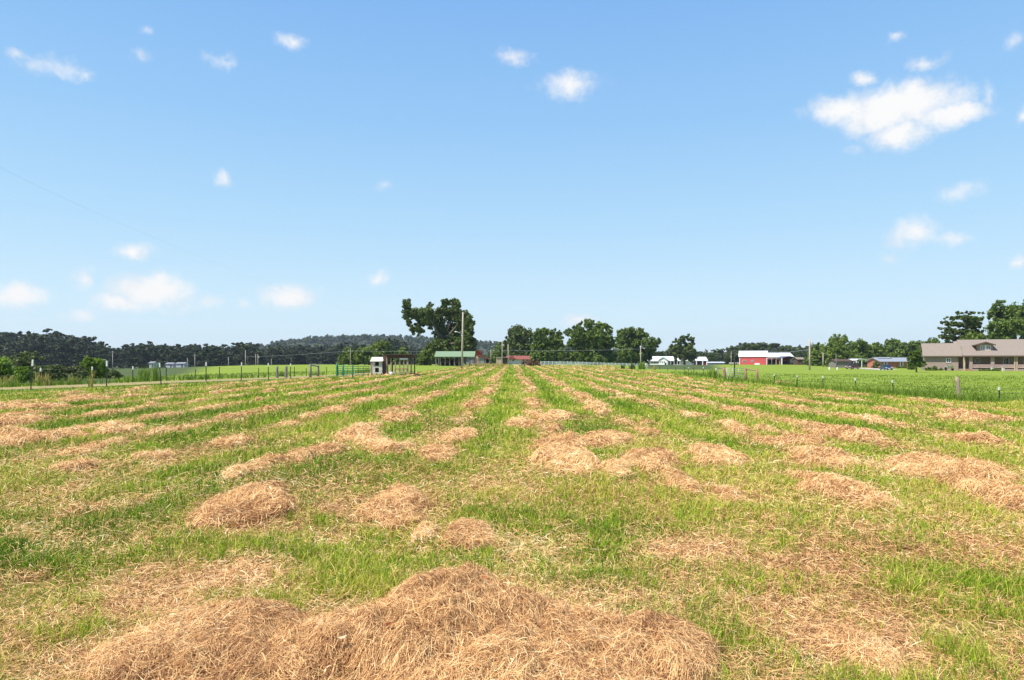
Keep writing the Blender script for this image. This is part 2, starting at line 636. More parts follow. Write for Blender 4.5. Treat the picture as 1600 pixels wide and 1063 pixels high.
def straw_map(x, y):
    """how much cut straw lies on the ground (0..1)"""
    k, d = row_id(x, y)
    gap = vnoise(y / 3.2 + k * 13.7, k * 3.1, 41)
    row = .95 * np.exp(-(d / .40) ** 2) * sstep(.22, .5, gap) * sstep(6, 14, y)
    near = fbm(x / 1.1, y / 1.6, 51, 4)
    for sx, sy, sw, sh in SPOTS:
        near = np.maximum(near, near * .45 + .42 * np.exp(-((x - sx) / sw) ** 2 - ((y - sy) / sh) ** 2))
    patch = .8 * sstep(.46, .64, near) * sstep(13, 5, y)
    fine = sstep(.5, .68, fbm(x / .9, y / 3.5, 53, 3)) * .32
    return np.clip(np.maximum(np.maximum(row, patch), fine), 0, 1) * in_field(x, y)



def dark_green_map(x, y):
    """darker green ground: the low ground far left and the lawn before the farmhouse"""
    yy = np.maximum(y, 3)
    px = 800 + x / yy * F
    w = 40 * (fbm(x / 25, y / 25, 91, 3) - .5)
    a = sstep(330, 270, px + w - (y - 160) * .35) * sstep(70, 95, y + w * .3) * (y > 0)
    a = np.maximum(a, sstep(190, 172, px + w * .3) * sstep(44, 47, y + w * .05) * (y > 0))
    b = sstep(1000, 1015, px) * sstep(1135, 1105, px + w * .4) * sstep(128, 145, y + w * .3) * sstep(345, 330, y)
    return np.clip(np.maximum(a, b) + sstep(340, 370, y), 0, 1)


# ------------------------------------------------------------------ ground sheet
def build_ground():
    rad = [0.0]
    r = .6
    while r < 9000:
        rad.append(r)
        r *= 1.034
    rad = np.array(rad)
    front = np.linspace(-52, 52, 420)
    rest = np.linspace(52, 308, 60)[1:-1]
    ang = np.radians(np.concatenate([front, rest]))
    na, nr = len(ang), len(rad)
    A, R = np.meshgrid(ang, rad)
    X, Y = R * np.sin(A), R * np.cos(A)
    Z = terr(X.ravel(), Y.ravel()).reshape(X.shape)
    V = np.stack([X, Y, Z], -1).reshape(-1, 3)
    i, j = np.meshgrid(np.arange(nr - 1), np.arange(na), indexing='ij')
    j2 = (j + 1) % na
    Q = np.stack([i * na + j, i * na + j2, (i + 1) * na + j2, (i + 1) * na + j], -1).reshape(-1, 4)
    Q = Q[:, ::-1]
    mt = bpy.data.materials.new('meadow_ground')
    mt.use_nodes = True
    nt = mt.node_tree
    N, L = nt.nodes, nt.links
    b = N['Principled BSDF']
    b.inputs['Roughness'].default_value = .95
    b.inputs['Specular IOR Level'].default_value = .1

    def noise(scale, detail=5, rough=.6):
        n = N.new('ShaderNodeTexNoise')
        n.inputs['Scale'].default_value = scale
        n.inputs['Detail'].default_value = detail
        n.inputs['Roughness'].default_value = rough
        L.new(tc.outputs['Object'], n.inputs['Vector'])
        return n

    def ramp(src, *st):
        n = N.new('ShaderNodeValToRGB')
        e = n.color_ramp.elements
        while len(e) < len(st):
            e.new(.5)
        for q, (p, c) in zip(e, st):
            q.position = p
            q.color = (*c, 1)
        L.new(src, n.inputs[0])
        return n.outputs[0]

    def mixc(f, a, b_):
        n = N.new('ShaderNodeMix')
        n.data_type = 'RGBA'
        L.new(f, n.inputs['Factor'])
        L.new(a, n.inputs[6])
        L.new(b_, n.inputs[7])
        return n.outputs[2]
    tc = N.new('ShaderNodeTexCoord')
    fine = noise(38, 6, .7)
    mid = noise(1.7, 5)
    big = noise(.16, 6, .7)
    straw = ramp(fine.outputs['Fac'], (.38, (.07, .035, .015)), (.52, (.30, .16, .065)), (.66, (.56, .36, .16)))
    green = ramp(fine.outputs['Fac'], (.3, (.07, .10, .012)), (.5, (.18, .25, .025)), (.7, (.32, .37, .05)))
    lawn = ramp(mid.outputs['Fac'], (.3, (.14, .21, .022)), (.55, (.20, .275, .03)), (.75, (.27, .315, .045)))
    lawn2 = ramp(big.outputs['Fac'], (.35, (.14, .225, .025)), (.65, (.28, .315, .045)))
    lawnc = N.new('ShaderNodeMix')
    lawnc.data_type = 'RGBA'
    lawnc.inputs['Factor'].default_value = .45
    L.new(lawn, lawnc.inputs[6])
    L.new(lawn2, lawnc.inputs[7])
    a1 = N.new('ShaderNodeAttribute')
    a1.attribute_name = 'straw'
    a2 = N.new('ShaderNodeAttribute')
    a2.attribute_name = 'field'
    c = mixc(a1.outputs['Fac'], green, straw)
    lfine = noise(5.5, 6, .75)
    lmot = ramp(lfine.outputs['Fac'], (.34, (.08, .14, .015)), (.5, (.20, .27, .03)), (.66, (.34, .36, .07)))
    lmix = N.new('ShaderNodeMix')
    lmix.data_type = 'RGBA'
    lmix.inputs['Factor'].default_value = .5
    L.new(lawnc.outputs[2], lmix.inputs[6])
    L.new(lmot, lmix.inputs[7])
    rough = ramp(mid.outputs['Fac'], (.3, (.05, .075, .022)), (.7, (.10, .13, .045)))  # darker green for the far left ground and the farmhouse lawn
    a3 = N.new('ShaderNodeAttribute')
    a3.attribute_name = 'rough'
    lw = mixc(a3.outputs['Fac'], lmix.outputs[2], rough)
    c = mixc(a2.outputs['Fac'], lw, c)
    L.new(c, b.inputs['Base Color'])
    bp = N.new('ShaderNodeBump')
    bp.inputs['Strength'].default_value = .5
    bp.inputs['Distance'].default_value = .04
    L.new(fine.outputs['Fac'], bp.inputs['Height'])
    L.new(bp.outputs[0], b.inputs['Normal'])
    o = mesh_np('ground', V, Q, mt, smooth=True)
    x, y = V[:, 0], V[:, 1]
    s = np.clip(straw_map(x, y) + .55 * sstep(14, 4, y), 0, 1)
    for nm, val in (('straw', s), ('field', in_field(x, y)), ('rough', dark_green_map(x, y))):
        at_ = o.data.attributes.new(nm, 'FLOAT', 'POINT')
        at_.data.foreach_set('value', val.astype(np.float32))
    tag(o, kind='structure')


build_ground()

# ------------------------------------------------------------------ ribbons: straw and blades


def straws(x, y, hfun, ang, ln, wd, lift):
    """curved straw ribbons lying on the surface hfun; returns verts, quads"""
    n = len(x)
    bend = RNG.normal(0, .35, n)
    t = np.array([-.5, -.17, .17, .5])
    P = np.zeros((n, 4, 3))
    for i, ti in enumerate(t):
        a = ang + bend * ti * 2
        P[:, i, 0] = x + np.cos(a) * ln * ti
        P[:, i, 1] = y + np.sin(a) * ln * ti
    P[:, :, 2] = hfun(P[:, :, 0].ravel(), P[:, :, 1].ravel()).reshape(n, 4)
    tilt = RNG.normal(0, .5, n)
    P[:, :, 2] += (lift * RNG.random(n))[:, None] + (ln * RNG.normal(0, .16, n))[:, None] * t[None, :] * 2 + (ln * .05 * RNG.random(n))[:, None] * (1 - 4 * t[None, :] ** 2)
    side = np.stack([-np.sin(ang) * np.cos(tilt), np.cos(ang) * np.cos(tilt), np.sin(tilt)], -1) * (wd / 2)[:, None]
    tp = np.array([.7, 1, 1, .4])
    V = np.zeros((n, 8, 3))
    V[:, 0::2] = P - side[:, None, :] * tp[None, :, None]
    V[:, 1::2] = P + side[:, None, :] * tp[None, :, None]
    q = np.array([[0, 1, 3, 2], [2, 3, 5, 4], [4, 5, 7, 6]])
    Q = (np.arange(n) * 8)[:, None, None] + q[None]
    return V.reshape(-1, 3), Q.reshape(-1, 4)


def blades(x, y, z, ln, wd, lean):
    n = len(x)
    a = RNG.random(n) * 2 * pi
    f = RNG.random(n) * 2 * pi
    dx, dy = np.cos(a) * lean * ln, np.sin(a) * lean * ln
    sx, sy = np.cos(f) * wd / 2, np.sin(f) * wd / 2
    V = np.zeros((n, 6, 3))
    for i, (h, k, tp) in enumerate(((-.06, 0, 1), (.55, .3, .85), (1, 1, .15))):
        cx, cy, cz = x + dx * k, y + dy * k, z + ln * h * (1 - .25 * lean * k)
        V[:, 2 * i, 0], V[:, 2 * i, 1], V[:, 2 * i, 2] = cx - sx * tp, cy - sy * tp, cz
        V[:, 2 * i + 1, 0], V[:, 2 * i + 1, 1], V[:, 2 * i + 1, 2] = cx + sx * tp, cy + sy * tp, cz
    q = np.array([[0, 1, 3, 2], [2, 3, 5, 4]])
    Q = (np.arange(n) * 6)[:, None, None] + q[None]
    return V.reshape(-1, 3), Q.reshape(-1, 4)


class HFast:
    """fast bilinear lookup of the terrain over the near field"""

    def __init__(s):
        s.u = np.linspace(-1.15, 1.15, 160)
        s.l = np.linspace(math.log(2.2), math.log(240), 170)
        U, Lg = np.meshgrid(s.u, s.l)
        Y = np.exp(Lg)
        s.g = terr((U * Y).ravel(), Y.ravel()).reshape(U.shape)

    def __call__(s, x, y):
        yy = np.maximum(y, 2.2)
        u = np.clip((x / yy - s.u[0]) / (s.u[1] - s.u[0]), 0, len(s.u) - 1.001)
        l = np.clip((np.log(yy) - s.l[0]) / (s.l[1] - s.l[0]), 0, len(s.l) - 1.001)
        i, j = l.astype(int), u.astype(int)
        a, b = l - i, u - j
        g = s.g
        return (g[i, j] * (1 - b) + g[i, j + 1] * b) * (1 - a) + (g[i + 1, j] * (1 - b) + g[i + 1, j + 1] * b) * a


HF = HFast()

# ------------------------------------------------------------------ hay mounds
MOUND_MASK = []      # (x, y, rx, ry, angle)
GH = 'mounds of cut hay left in the field'


def mound(lobes, seed, lumpy=1.1):
    """lobes: (x, y, rx, ry, h, angle); returns the height function above z=0"""
    def hf(x, y):
        h = np.zeros_like(x)
        for (cx, cy, rx, ry, hh, an) in lobes:
            ca, sa = cos(an), sin(an)
            u = ((x - cx) * ca + (y - cy) * sa) / rx
            v = (-(x - cx) * sa + (y - cy) * ca) / ry
            w = 1.05 * (fbm(x * 2.3, y * 2.3, seed, 4) - .5) * 2
            r2 = u * u + v * v + w
            hi = hh * np.tanh(1.35 * np.clip(1 - r2, 0, None)) / .87
            h = np.maximum(h, hi) + .10 * np.minimum(h, hi)
        lump = lumpy * (fbm(x * 3.6, y * 3.6, seed + 3, 4) - .48)
        bil = np.abs(fbm(x * 3.4, y * 3.4, seed + 6, 2) - .5) * 2
        return h * (1 + lump) * (.86 + .34 * sstep(.02, .3, bil))
    return hf


def hay_body_and_straw(lobes, seed, dens=1.0, lumpy=1.1):
    hf = mound(lobes, seed, lumpy)
    Yc = np.mean([l[1] for l in lobes])
    x0 = min(l[0] - max(l[2], l[3]) * 1.25 for l in lobes)
    x1 = max(l[0] + max(l[2], l[3]) * 1.25 for l in lobes)
    y0 = min(l[1] - max(l[2], l[3]) * 1.25 for l in lobes)
    y1 = max(l[1] + max(l[2], l[3]) * 1.25 for l in lobes)
    y0 = max(y0, 1.6)
    step = max(.03, .0075 * Yc)
    nx, ny = max(6, int((x1 - x0) / step)), max(6, int((y1 - y0) / step))
    gx, gy = np.meshgrid(np.linspace(x0, x1, nx), np.linspace(y0, y1, ny))
    h = hf(gx.ravel(), gy.ravel())
    gz = HF(gx.ravel(), gy.ravel()) + h - .055
    V = np.stack([gx.ravel(), gy.ravel(), gz], -1)
    i, j = np.meshgrid(np.arange(ny - 1), np.arange(nx - 1), indexing='ij')
    Q = np.stack([i * nx + j, i * nx + j + 1, (i + 1) * nx + j + 1, (i + 1) * nx + j], -1).reshape(-1, 4)
    Q = Q[(h[Q] > .012).any(1)]
    used, inv = np.unique(Q, return_inverse=True)
    V, Q = V[used], inv.reshape(-1, 4)
    # straw
    rho = 19000 * dens * (4.0 / max(Yc, 3.4)) ** 1.75
    n = int(rho * (x1 - x0) * (y1 - y0))
    x = RNG.uniform(x0, x1, n)
    y = RNG.uniform(y0, y1, n)
    keep = hf(x, y) > .01 + .02 * RNG.random(n)
    edge = RNG.random(n) < .34
    hx = hf(x, y)
    near = hf(x + RNG.normal(0, .26, n), y + RNG.normal(0, .26, n)) > .01
    sel = keep | (edge & near)
    x, y = x[sel], y[sel]
    n = len(x)
    fl = fbm(x * 1.3, y * 1.3, seed + 9, 2) * 9
    ang = fl + RNG.normal(0, .75, n)
    ang = np.where(RNG.random(n) < .3, RNG.random(n) * 2 * pi, ang)
    sc = (Yc / 4.0) ** .62
    ln = RNG.uniform(.045, .165, n) * sc ** .35
    wd = RNG.uniform(.0014, .0032, n) * sc ** 1.5

    def hs(a, b):
        return HF(a, b) + np.maximum(hf(a, b), 0)
    chaff = RNG.random(n) < .05
    wd = np.where(chaff, wd * 2.4, wd)
    ln = np.where(chaff, ln * .45, ln)
    SV, SQ = straws(x, y, hs, ang, ln, wd, .058 * min(sc, 1.4))
    tone = np.clip(.5 + .24 * (vnoise(np.array([seed * .37]), np.array([2.5]), 8)[0] - .5) + .6 * (fbm(x * 2, y * 2, seed + 5, 3) - .5) + RNG.normal(0, .25, n), 0, 1)
    return V, Q, SV, SQ, np.repeat(tone, 3)


def hay_thing(label, lobes, seed, dens=1.0, lumpy=1.1):
    V, Q, SV, SQ, tone = hay_body_and_straw(lobes, seed, dens, lumpy)
    nb = len(Q)
    o = mesh_np('hay_mound', np.concatenate([V, SV]), np.concatenate([Q, SQ + len(V)]), None,
                rnd=np.concatenate([np.full(nb, .2), tone]), mats=[M_HAYBODY, M_HAY],
                midx=np.concatenate([np.zeros(nb, int), np.ones(len(SQ), int)]),
                smooth=np.concatenate([np.ones(nb, bool), np.zeros(len(SQ), bool)]))
    tag(o, label, 'hay mound', GH)
    for l in lobes:
        MOUND_MASK.append((l[0], l[1], l[2], l[3], l[5]))


hay_thing('huge sprawling heap of tan cut hay filling the bottom centre of the photo',
          [(-.44, 4.34, .62, .72, .140, .05), (.02, 4.08, .68, .64, .120, -.3), (.42, 3.9, .5, .52, .108, -.2), (.74, 3.86, .38, .54, .10, 0), (-.80, 3.95, .62, .58, .112, .2), (-.3, 3.62, .8, .55, .105, 0), (.25, 3.4, .6, .55, .105, 0)], 101, 1.0, .6)
hay_thing('low rounded hay heap beside the huge bottom-centre heap on its left',
          [(-1.58, 3.95, .52, .55, .072, .2), (-1.32, 3.6, .5, .5, .07, 0), (-1.95, 3.75, .4, .4, .05, 0)], 111, 1.0, .6)
# label, px left, px right, py top, py base, tilt
HM = [
    ('long arched hay mound near lower left, darker along its right flank', 303, 472, 779, 840, .35),
    ('broad domed hay mound just left of centre, right of the long arched one', 553, 677, 781, 836, .25),
    ('round hay mound with looping pale stalks right behind the huge heap', 680, 786, 826, 874, .1),
    ('small brown knotted hay clump touching the round mound with looping stalks', 640, 696, 828, 856, 0),
    ('lone hay mound with a green tuft in front, left of the central strip', 651, 722, 694, 730, .1),
    ('largest mid-field hay mound, pale crest, right of the central green strip', 832, 945, 708, 746, 0),
    ('flat hay tail trailing right from the largest mid-field mound', 935, 992, 728, 752, -.3),
    ('wide sloping hay mound directly behind the largest mid-field mound', 828, 930, 683, 714, -.3),
    ('tall hay mound with a dark green notch at its foot', 900, 990, 667, 706, -.35),
    ('small oval hay pile alone on the central green strip', 789, 840, 656, 672, 0),
    ('thin oval hay pile behind and right of the lone oval pile', 846, 898, 645, 660, -.2),
    ('twin-humped hay mound two rows right of the central strip', 975, 1062, 705, 744, -.35),
    ('flat lens-shaped hay mound with a shaded front edge, right of the twin-humped one', 1064, 1168, 704, 734, -.15),
    ('little pointed hay heap in front of the flat lens-shaped mound', 1042, 1085, 750, 782, 0),
    ('ragged spread of pale hay in grass at lower right, with a hump at its back', 1248, 1372, 757, 802, .1),
    ('scruffy hay pile sloping into a dark hollow, right of middle', 1232, 1334, 704, 742, -.3),
    ('short hay ridge just behind the scruffy right-hand pile', 1216, 1284, 685, 703, -.2),
    ('hay mound cut off by the right edge of the photo', 1535, 1690, 764, 832, 0),
    ('tufty hay clump leaning over, between the pointed heap and the ragged spread', 1104, 1162, 767, 796, 0),
    ('long dense hay ridge at the left edge, dark along its front', -20, 130, 680, 704, .1),
    ('smooth-backed hay mound at the right end of the long left-edge ridge', 153, 218, 669, 686, .15),
    ('hay hump standing up between the left-edge ridge and the smooth-backed mound', 124, 162, 664, 682, 0),
    ('big far hay mound below the left wire fence, dark on its front side', 98, 172, 612, 629, .1),
    ('low hay strip at the left edge in front of the left fence', -30, 106, 631, 644, .05),
    ('hay mound at the left edge halfway between fence and long ridge', -30, 62, 654, 673, .1),
    ('shaggy little hay pile in the green grass at left', 94, 152, 725, 743, 0),
    ('thin low hay patch right of and behind the shaggy little left pile', 213, 272, 709, 723, 0),
    ('tousled hay clump behind the long arched mound', 354, 422, 728, 753, 0),
    ('hay pile with a dark underside in the row left of centre', 484, 541, 697, 718, .2),
    ('raised hay mound behind the dark-bottomed pile', 519, 602, 670, 698, .3),
    ('flat hay streak far behind the tousled clump', 333, 402, 689, 701, 0),
    ('slanting hay ridge running away left of the lone tuft-fronted mound', 556, 632, 684, 716, .6),
    ('hay bank of several humps behind the slanting ridge', 598, 658, 636, 662, 0),
    ('narrow hay mound behind the lone tuft-fronted mound', 684, 748, 674, 697, 0),
    ('wide loose hay mound in the right-hand rows, near the middle distance', 1262, 1372, 660, 694, -.3),
    ('long flat hay bank well to the right, below the right fence', 1470, 1572, 650, 664, 0),
    ('sunlit hay pile at far right, above the mound cut by the edge', 1490, 1566, 684, 698, -.1),
    ('long diagonal hay ridge leading towards the lower right corner', 1400, 1565, 712, 768, -.42),
    ('small round pale hay pile far off beside the right fence line', 1060, 1080, 586.5, 592.5, 0),
    ('flat tan hay patch beyond the right fence near its white-tipped posts', 1212, 1234, 594.5, 600, 0),
    ('straw scatter with a crest at the bottom right, in tall grass', 1296, 1405, 1026, 1062, .1),
]
for k, (lb, p0, p1, pt, pb, an) in enumerate(HM):
    x, yn, z = hit((p0 + p1) / 2, pb)
    w = (p1 - p0) / F * yn / 2
    h = min(.098, .052 + .06 * w)
    ytop = (CH - z - h) * F / (pt - HZ)
    ry = min(max((ytop - yn) / 1.25, .28), 1.25)
    yc = yn + ry * .95
    xc = xr((p0 + p1) / 2, yc)
    rnd = random.Random(k)
    lob = [(xc, yc, w * .98, ry, h * .85, an * .6)]
    if w > .4:
        for s in (-1, 1, rnd.choice((-.4, .5))):
            lob.append((xc + s * w * rnd.uniform(.3, .55), yc + rnd.uniform(-.3, .3) * ry + s * an * w * .4, w * rnd.uniform(.3, .6), ry * rnd.uniform(.5, .9), h * rnd.uniform(.7, 1.25), an))
    hay_thing(lb, lob, 200 + k * 20)


def near_mound(x, y, k=1.0):
    m = np.zeros(np.shape(x), bool)
    for cx, cy, rx, ry, an in MOUND_MASK:
        ca, sa = cos(an), sin(an)
        u = ((x - cx) * ca + (y - cy) * sa) / (rx * k)
        v = (-(x - cx) * sa + (y - cy) * ca) / (ry * k)
        m |= (u * u + v * v) < 1
    return m


# windrow remnants too many to count: one body of loose hay
def build_windrows():
    Vs, Qs, Ts, Ms, Ss = [], [], [], [], []
    off = 0
    rnd = random.Random(3)
    for k in range(-14, 14):
        y = 8.5 + rnd.random() * 4
        while y < 172:
            ln = rnd.uniform(.7, 2.8) * (1 + y / 90)
            g = rnd.uniform(.1, 1.9) * (1 + y / 120)
            yc = y + ln / 2
            xc = ROW0 + k * ROWD - .35 * float(vnoise(np.array([yc / 9]), np.array([0.]), 31)[0] - .5) + rnd.gauss(0, .16)
            y += ln + g
            if abs(xc) > yc * .80 + 4 or in_field(np.array([xc]), np.array([yc]))[0] < .9:
                continue
            if near_mound(np.array([xc]), np.array([yc]), 1.5)[0] or rnd.random() < .14:
                continue
            rx = rnd.uniform(.18, .34)
            h = rnd.uniform(.04, .085)
            lob = [(xc, yc, rx, ln * .55, h, rnd.gauss(0, .12))]
            if rnd.random() < .6:
                lob.append((xc + rnd.gauss(0, .25), yc + rnd.uniform(-.4, .4) * ln, rx * .8, ln * .3, h * rnd.uniform(.8, 1.3), rnd.gauss(0, .3)))
            V, Q, SV, SQ, tn = hay_body_and_straw(lob, 4000 + int(yc * 7) + k * 31, .8)
            Vs += [V, SV]
            Qs += [Q + off, SQ + off + len(V)]
            off += len(V) + len(SV)
            Ts += [np.full(len(Q), .2), tn]
            Ms += [np.zeros(len(Q), int), np.ones(len(SQ), int)]
            Ss += [np.ones(len(Q), bool), np.zeros(len(SQ), bool)]
            for l in lob:
                MOUND_MASK.append((l[0], l[1], l[2], l[3], l[5])) if yc < 40 else None
    o = mesh_np('cut_hay', np.concatenate(Vs), np.concatenate(Qs), None, rnd=np.concatenate(Ts), mats=[M_HAYBODY, M_HAY], midx=np.concatenate(Ms), smooth=np.concatenate(Ss))
    tag(o, 'broken windrows of dry tan hay running away across the field', 'hay', kind='stuff')


build_windrows()


def build_litter():
    n = 980000
    u = RNG.random(n)
    y = (3.0 ** -.25 + u * (60 ** -.25 - 3.0 ** -.25)) ** -4.0
    x = RNG.uniform(-1, 1, n) * (y * .80 + 2.2)
    s = straw_map(x, y)
    near = fbm(x / .55, y / .55, 61, 3)
    p = np.clip(s * 1.0 + .34 * sstep(13, 4, y) * sstep(.42, .62, near) + .03 + .15 * sstep(22, 7, y), 0, 1)
    sel = (RNG.random(n) < p) & (in_field(x, y) > .5)
    x, y = x[sel], y[sel]
    n = len(x)
    sc = np.maximum(y / 4, .8) ** .62
    V, Q = straws(x, y, HF, RNG.random(n) * 2 * pi, RNG.uniform(.03, .125, n) * sc ** .5, RNG.uniform(.0018, .0038, n) * sc ** 1.35, .05 * np.minimum(sc, 2))
    t = np.clip(.44 + .4 * (fbm(x / 1.5, y / 1.5, 63, 2) - .5) + RNG.normal(0, .27, n), 0, 1)
    o = mesh_np('straw_litter', V, Q, M_HAY, rnd=np.repeat(t, 3))
    tag(o, 'thin layer of loose straw scattered between the grass tufts', 'straw', kind='stuff')


build_litter()


def build_grass():
    # tuft centres spread so that each patch of the picture gets its share
    nt = 112000
    u = RNG.random(nt)
    e = .28
    y = (2.9 ** -e + u * (178 ** -e - 2.9 ** -e)) ** (-1 / e)
    x = RNG.uniform(-1, 1, nt) * (y * .82 + 2.5)
    s = straw_map(x, y)
    f = in_field(x, y)
    cl = .5 * fbm(x / 1.5, y / 1.5, 71, 3) + .5 * fbm(x / .42, y / .42, 72, 2)
    near = sstep(16, 5, y)
    p = np.clip((1.15 - s * .92) * (1 - near * (1 - sstep(.415, .60, cl)) * .9), 0.03, 1)
    sel = (f > .4) & (RNG.random(nt) < p)
    sel &= ~near_mound(x, y, .90) | (RNG.random(nt) < .045)
    x, y, cl = x[sel], y[sel], cl[sel]
    nb = 11
    n = len(x) * nb
    sc = np.repeat(np.maximum(y / 4, .75) ** .62, nb)
    X = np.repeat(x, nb) + RNG.normal(0, .045, n) * sc ** 1.15
    Y = np.repeat(y, nb) + RNG.normal(0, .045, n) * sc ** 1.15
    vig = np.repeat(np.clip(.55 + 1.3 * (cl - .42) + RNG.normal(0, .22, len(x)), .3, 1.35), nb)
    _, dr = row_id(X, Y)
    lush = np.exp(-((np.abs(dr) - .85) / .28) ** 2) * sstep(7, 14, Y) * (.55 + .45 * np.sign(dr))
    ln = RNG.uniform(.05, .155, n) * vig * (1 + .25 * lush) * np.minimum(sc ** .35, 1.5)
    wd = RNG.uniform(.0026, .0056, n) * sc ** 1.45
    V, Q = blades(X, Y, HF(X, Y), ln, wd, RNG.uniform(.15, 1.0, n))
    strip = np.repeat(fbm(x / 1.0, y / 6.0, 77, 2), nb)
    tone = np.clip(.47 + .9 * (np.repeat(fbm(x / 2.2, y / 2.2, 73, 3), nb) - .5) + .5 * (strip - .5) + RNG.normal(0, .24, n) - .18 * (vig - .75) - .17 * lush - .04 * sstep(9, 4, Y), .1, 1)
    dry = RNG.random(n) < .13 - .07 * lush
    tone = np.where(dry, RNG.uniform(.8, 1, n), tone)
    o = mesh_np('grass', V, Q, M_GRASS, rnd=np.repeat(tone, 2))
    tag(o, 'green grass tufts regrowing between the hay windrows', 'grass', kind='stuff')


build_grass()


TRACK = [(-44, 24), (-30, 35.5), (-26.3, 41), (-24.6, 46), (-23, 51), (-20.5, 57), (-18.5, 62), (-17, 66), (-15, 71), (-14.4, 90)]


def track_dist(x, y):
    d = np.full(np.shape(x), 99.)
    for (ax, ay), (bx, by) in zip(TRACK[:-1], TRACK[1:]):
        t = np.clip(((x - ax) * (bx - ax) + (y - ay) * (by - ay)) / ((bx - ax) ** 2 + (by - ay) ** 2), 0, 1)
        d = np.minimum(d, np.hypot(x - ax - t * (bx - ax), y - ay - t * (by - ay)))
    return d


def build_lawn():
    nt = 34000
    u = RNG.random(nt)
    y = (18 ** -.2 + u * (230 ** -.2 - 18 ** -.2)) ** -5
    x = RNG.uniform(-.95, .95, nt) * y
    f = in_field(x, y)
    px = 800 + x / y * F
    sel = (f < .5) & (y < 95) & (RNG.random(nt) < 1.25 - y / 95) & (dark_green_map(x, y) < .5) & ~((px < 620) & (track_dist(x, y) < 2.0))
    x, y = x[sel], y[sel]
    nb = 8
    n = len(x) * nb
    sc = np.repeat((y / 4) ** .62, nb)
    X = np.repeat(x, nb) + RNG.normal(0, .05, n) * sc ** 1.3
    Y = np.repeat(y, nb) + RNG.normal(0, .05, n) * sc ** 1.3
    d = np.minimum(np.abs(X - x_right(Y)), np.where(X < 0, np.abs(track_dist(X, Y) - 2.6) + 9 * (X > np.interp(Y, [24, 35.5, 46, 57, 71, 90], [-44, -30, -24.6, -20.5, -15, -14.4])), 99))
    tall = sstep(2.4, .4, d) * (Y < 90)
    ln = RNG.uniform(.03, .08, n) * (1 + 4.5 * tall) * np.minimum(sc ** .3, 1.6)
    wd = RNG.uniform(.004, .007, n) * sc ** 1.45
    V, Q = blades(X, Y, HF(X, Y), ln, wd, RNG.uniform(.1, .8, n))
    tone = np.clip(.45 + .8 * (fbm(X / 6, Y / 9, 83, 3) - .5) + RNG.normal(0, .14, n) - .15 * tall, 0, 1)
    o = mesh_np('lawn_grass', V, Q, M_LAWN, rnd=np.repeat(tone, 2))
    tag(o, 'bright green pasture grass outside the two fences', 'grass', kind='stuff')


build_lawn()

# a few fallen leaves on the big heap
for px, py in ((757, 906), (745, 950), (607, 979), (535, 1000)):
    x, y, z = hit(px, py + 60)
    y = y + .05
    x = xr(px, y)
    z = CH - (py - HZ) * y / F + .01
    b = MB()
    a = random.random() * 6
    pts = []
    for u, v, w in ((-1, 0, .15), (-.4, .42, .0), (.4, .34, .02), (1, 0, .3), (.4, -.34, .05), (-.4, -.42, .02)):
        pts.append((x + .028 * (u * cos(a) - v * sin(a)), y + .028 * (u * sin(a) + v * cos(a)), z + .05 * w))
    b.poly(pts, [(0, 1, 2, 3), (0, 3, 4, 5)])
    lb = {757: 'orange brown dead leaf near the crest of the huge hay heap', 745: 'rust coloured dead leaf halfway down the huge hay heap',
          607: 'dark rust leaf on the left part of the huge hay heap', 535: 'pale dry leaf at the left foot of the huge hay heap'}[px]
    mt = mat('dead_leaf', (.42, .12, .04), (.30, .08, .03), 20, .7) if px != 535 else mat('pale_leaf', (.62, .50, .30), (.5, .38, .22), 20, .7)
    tag(b.put('fallen_leaf', mt), lb, 'leaf', 'dead leaves lying on the hay')


# ------------------------------------------------------------------ strips of track and road
def strip(name, pts, w, m, lift=.03):
    P = []
    for i in range(len(pts) - 1):
        a, b = np.array(pts[i]), np.array(pts[i + 1])
        n = max(2, int(np.linalg.norm(b - a) / 1.5))
        for t in range(n):
            P.append(a + (b - a) * t / n)
    P.append(np.array(pts[-1], float))
    v, f = [], []
    K = 4
    for i, p in enumerate(P):
        d = P[min(i + 1, len(P) - 1)] - P[max(i - 1, 0)]
        nrm = np.array([-d[1], d[0]]) / (np.linalg.norm(d) + 1e-9)
        for k in range(K + 1):
            q = p + nrm * (k / K - .5) * w * (1 + .18 * (float(vnoise(np.array([i * .3]), np.array([k * 9.])))) if k in (0, K) else 1)
            v.append((q[0], q[1], tz(q[0], q[1]) + lift))
        if i:
            for k in range(K):
                f.append(((i - 1) * (K + 1) + k, (i - 1) * (K + 1) + k + 1, i * (K + 1) + k + 1, i * (K + 1) + k))
    b = MB()
    b.poly(v, f, True)
    return tag(b.put(name, m), kind='structure')


strip('dirt_track', TRACK, 3.6, M_DIRTROAD)
strip('driveway', [at(1400, 166)[:2], at(1385, 176)[:2], at(1362, 196)[:2], at(1345, 215)[:2]], 5.0, M_CONC, .05)
strip('road', [at(1384, 160)[:2], at(1440, 152)[:2], at(1480, 146)[:2], at(1560, 140)[:2], at(1700, 136)[:2]], 6.5, M_CONC, .05)
strip('drive', [at(1062, 268)[:2], at(1075, 290)[:2], at(1093, 330)[:2], at(1103, 352)[:2]], 4.5, M_CONC, .06)

# ------------------------------------------------------------------ trees and plants


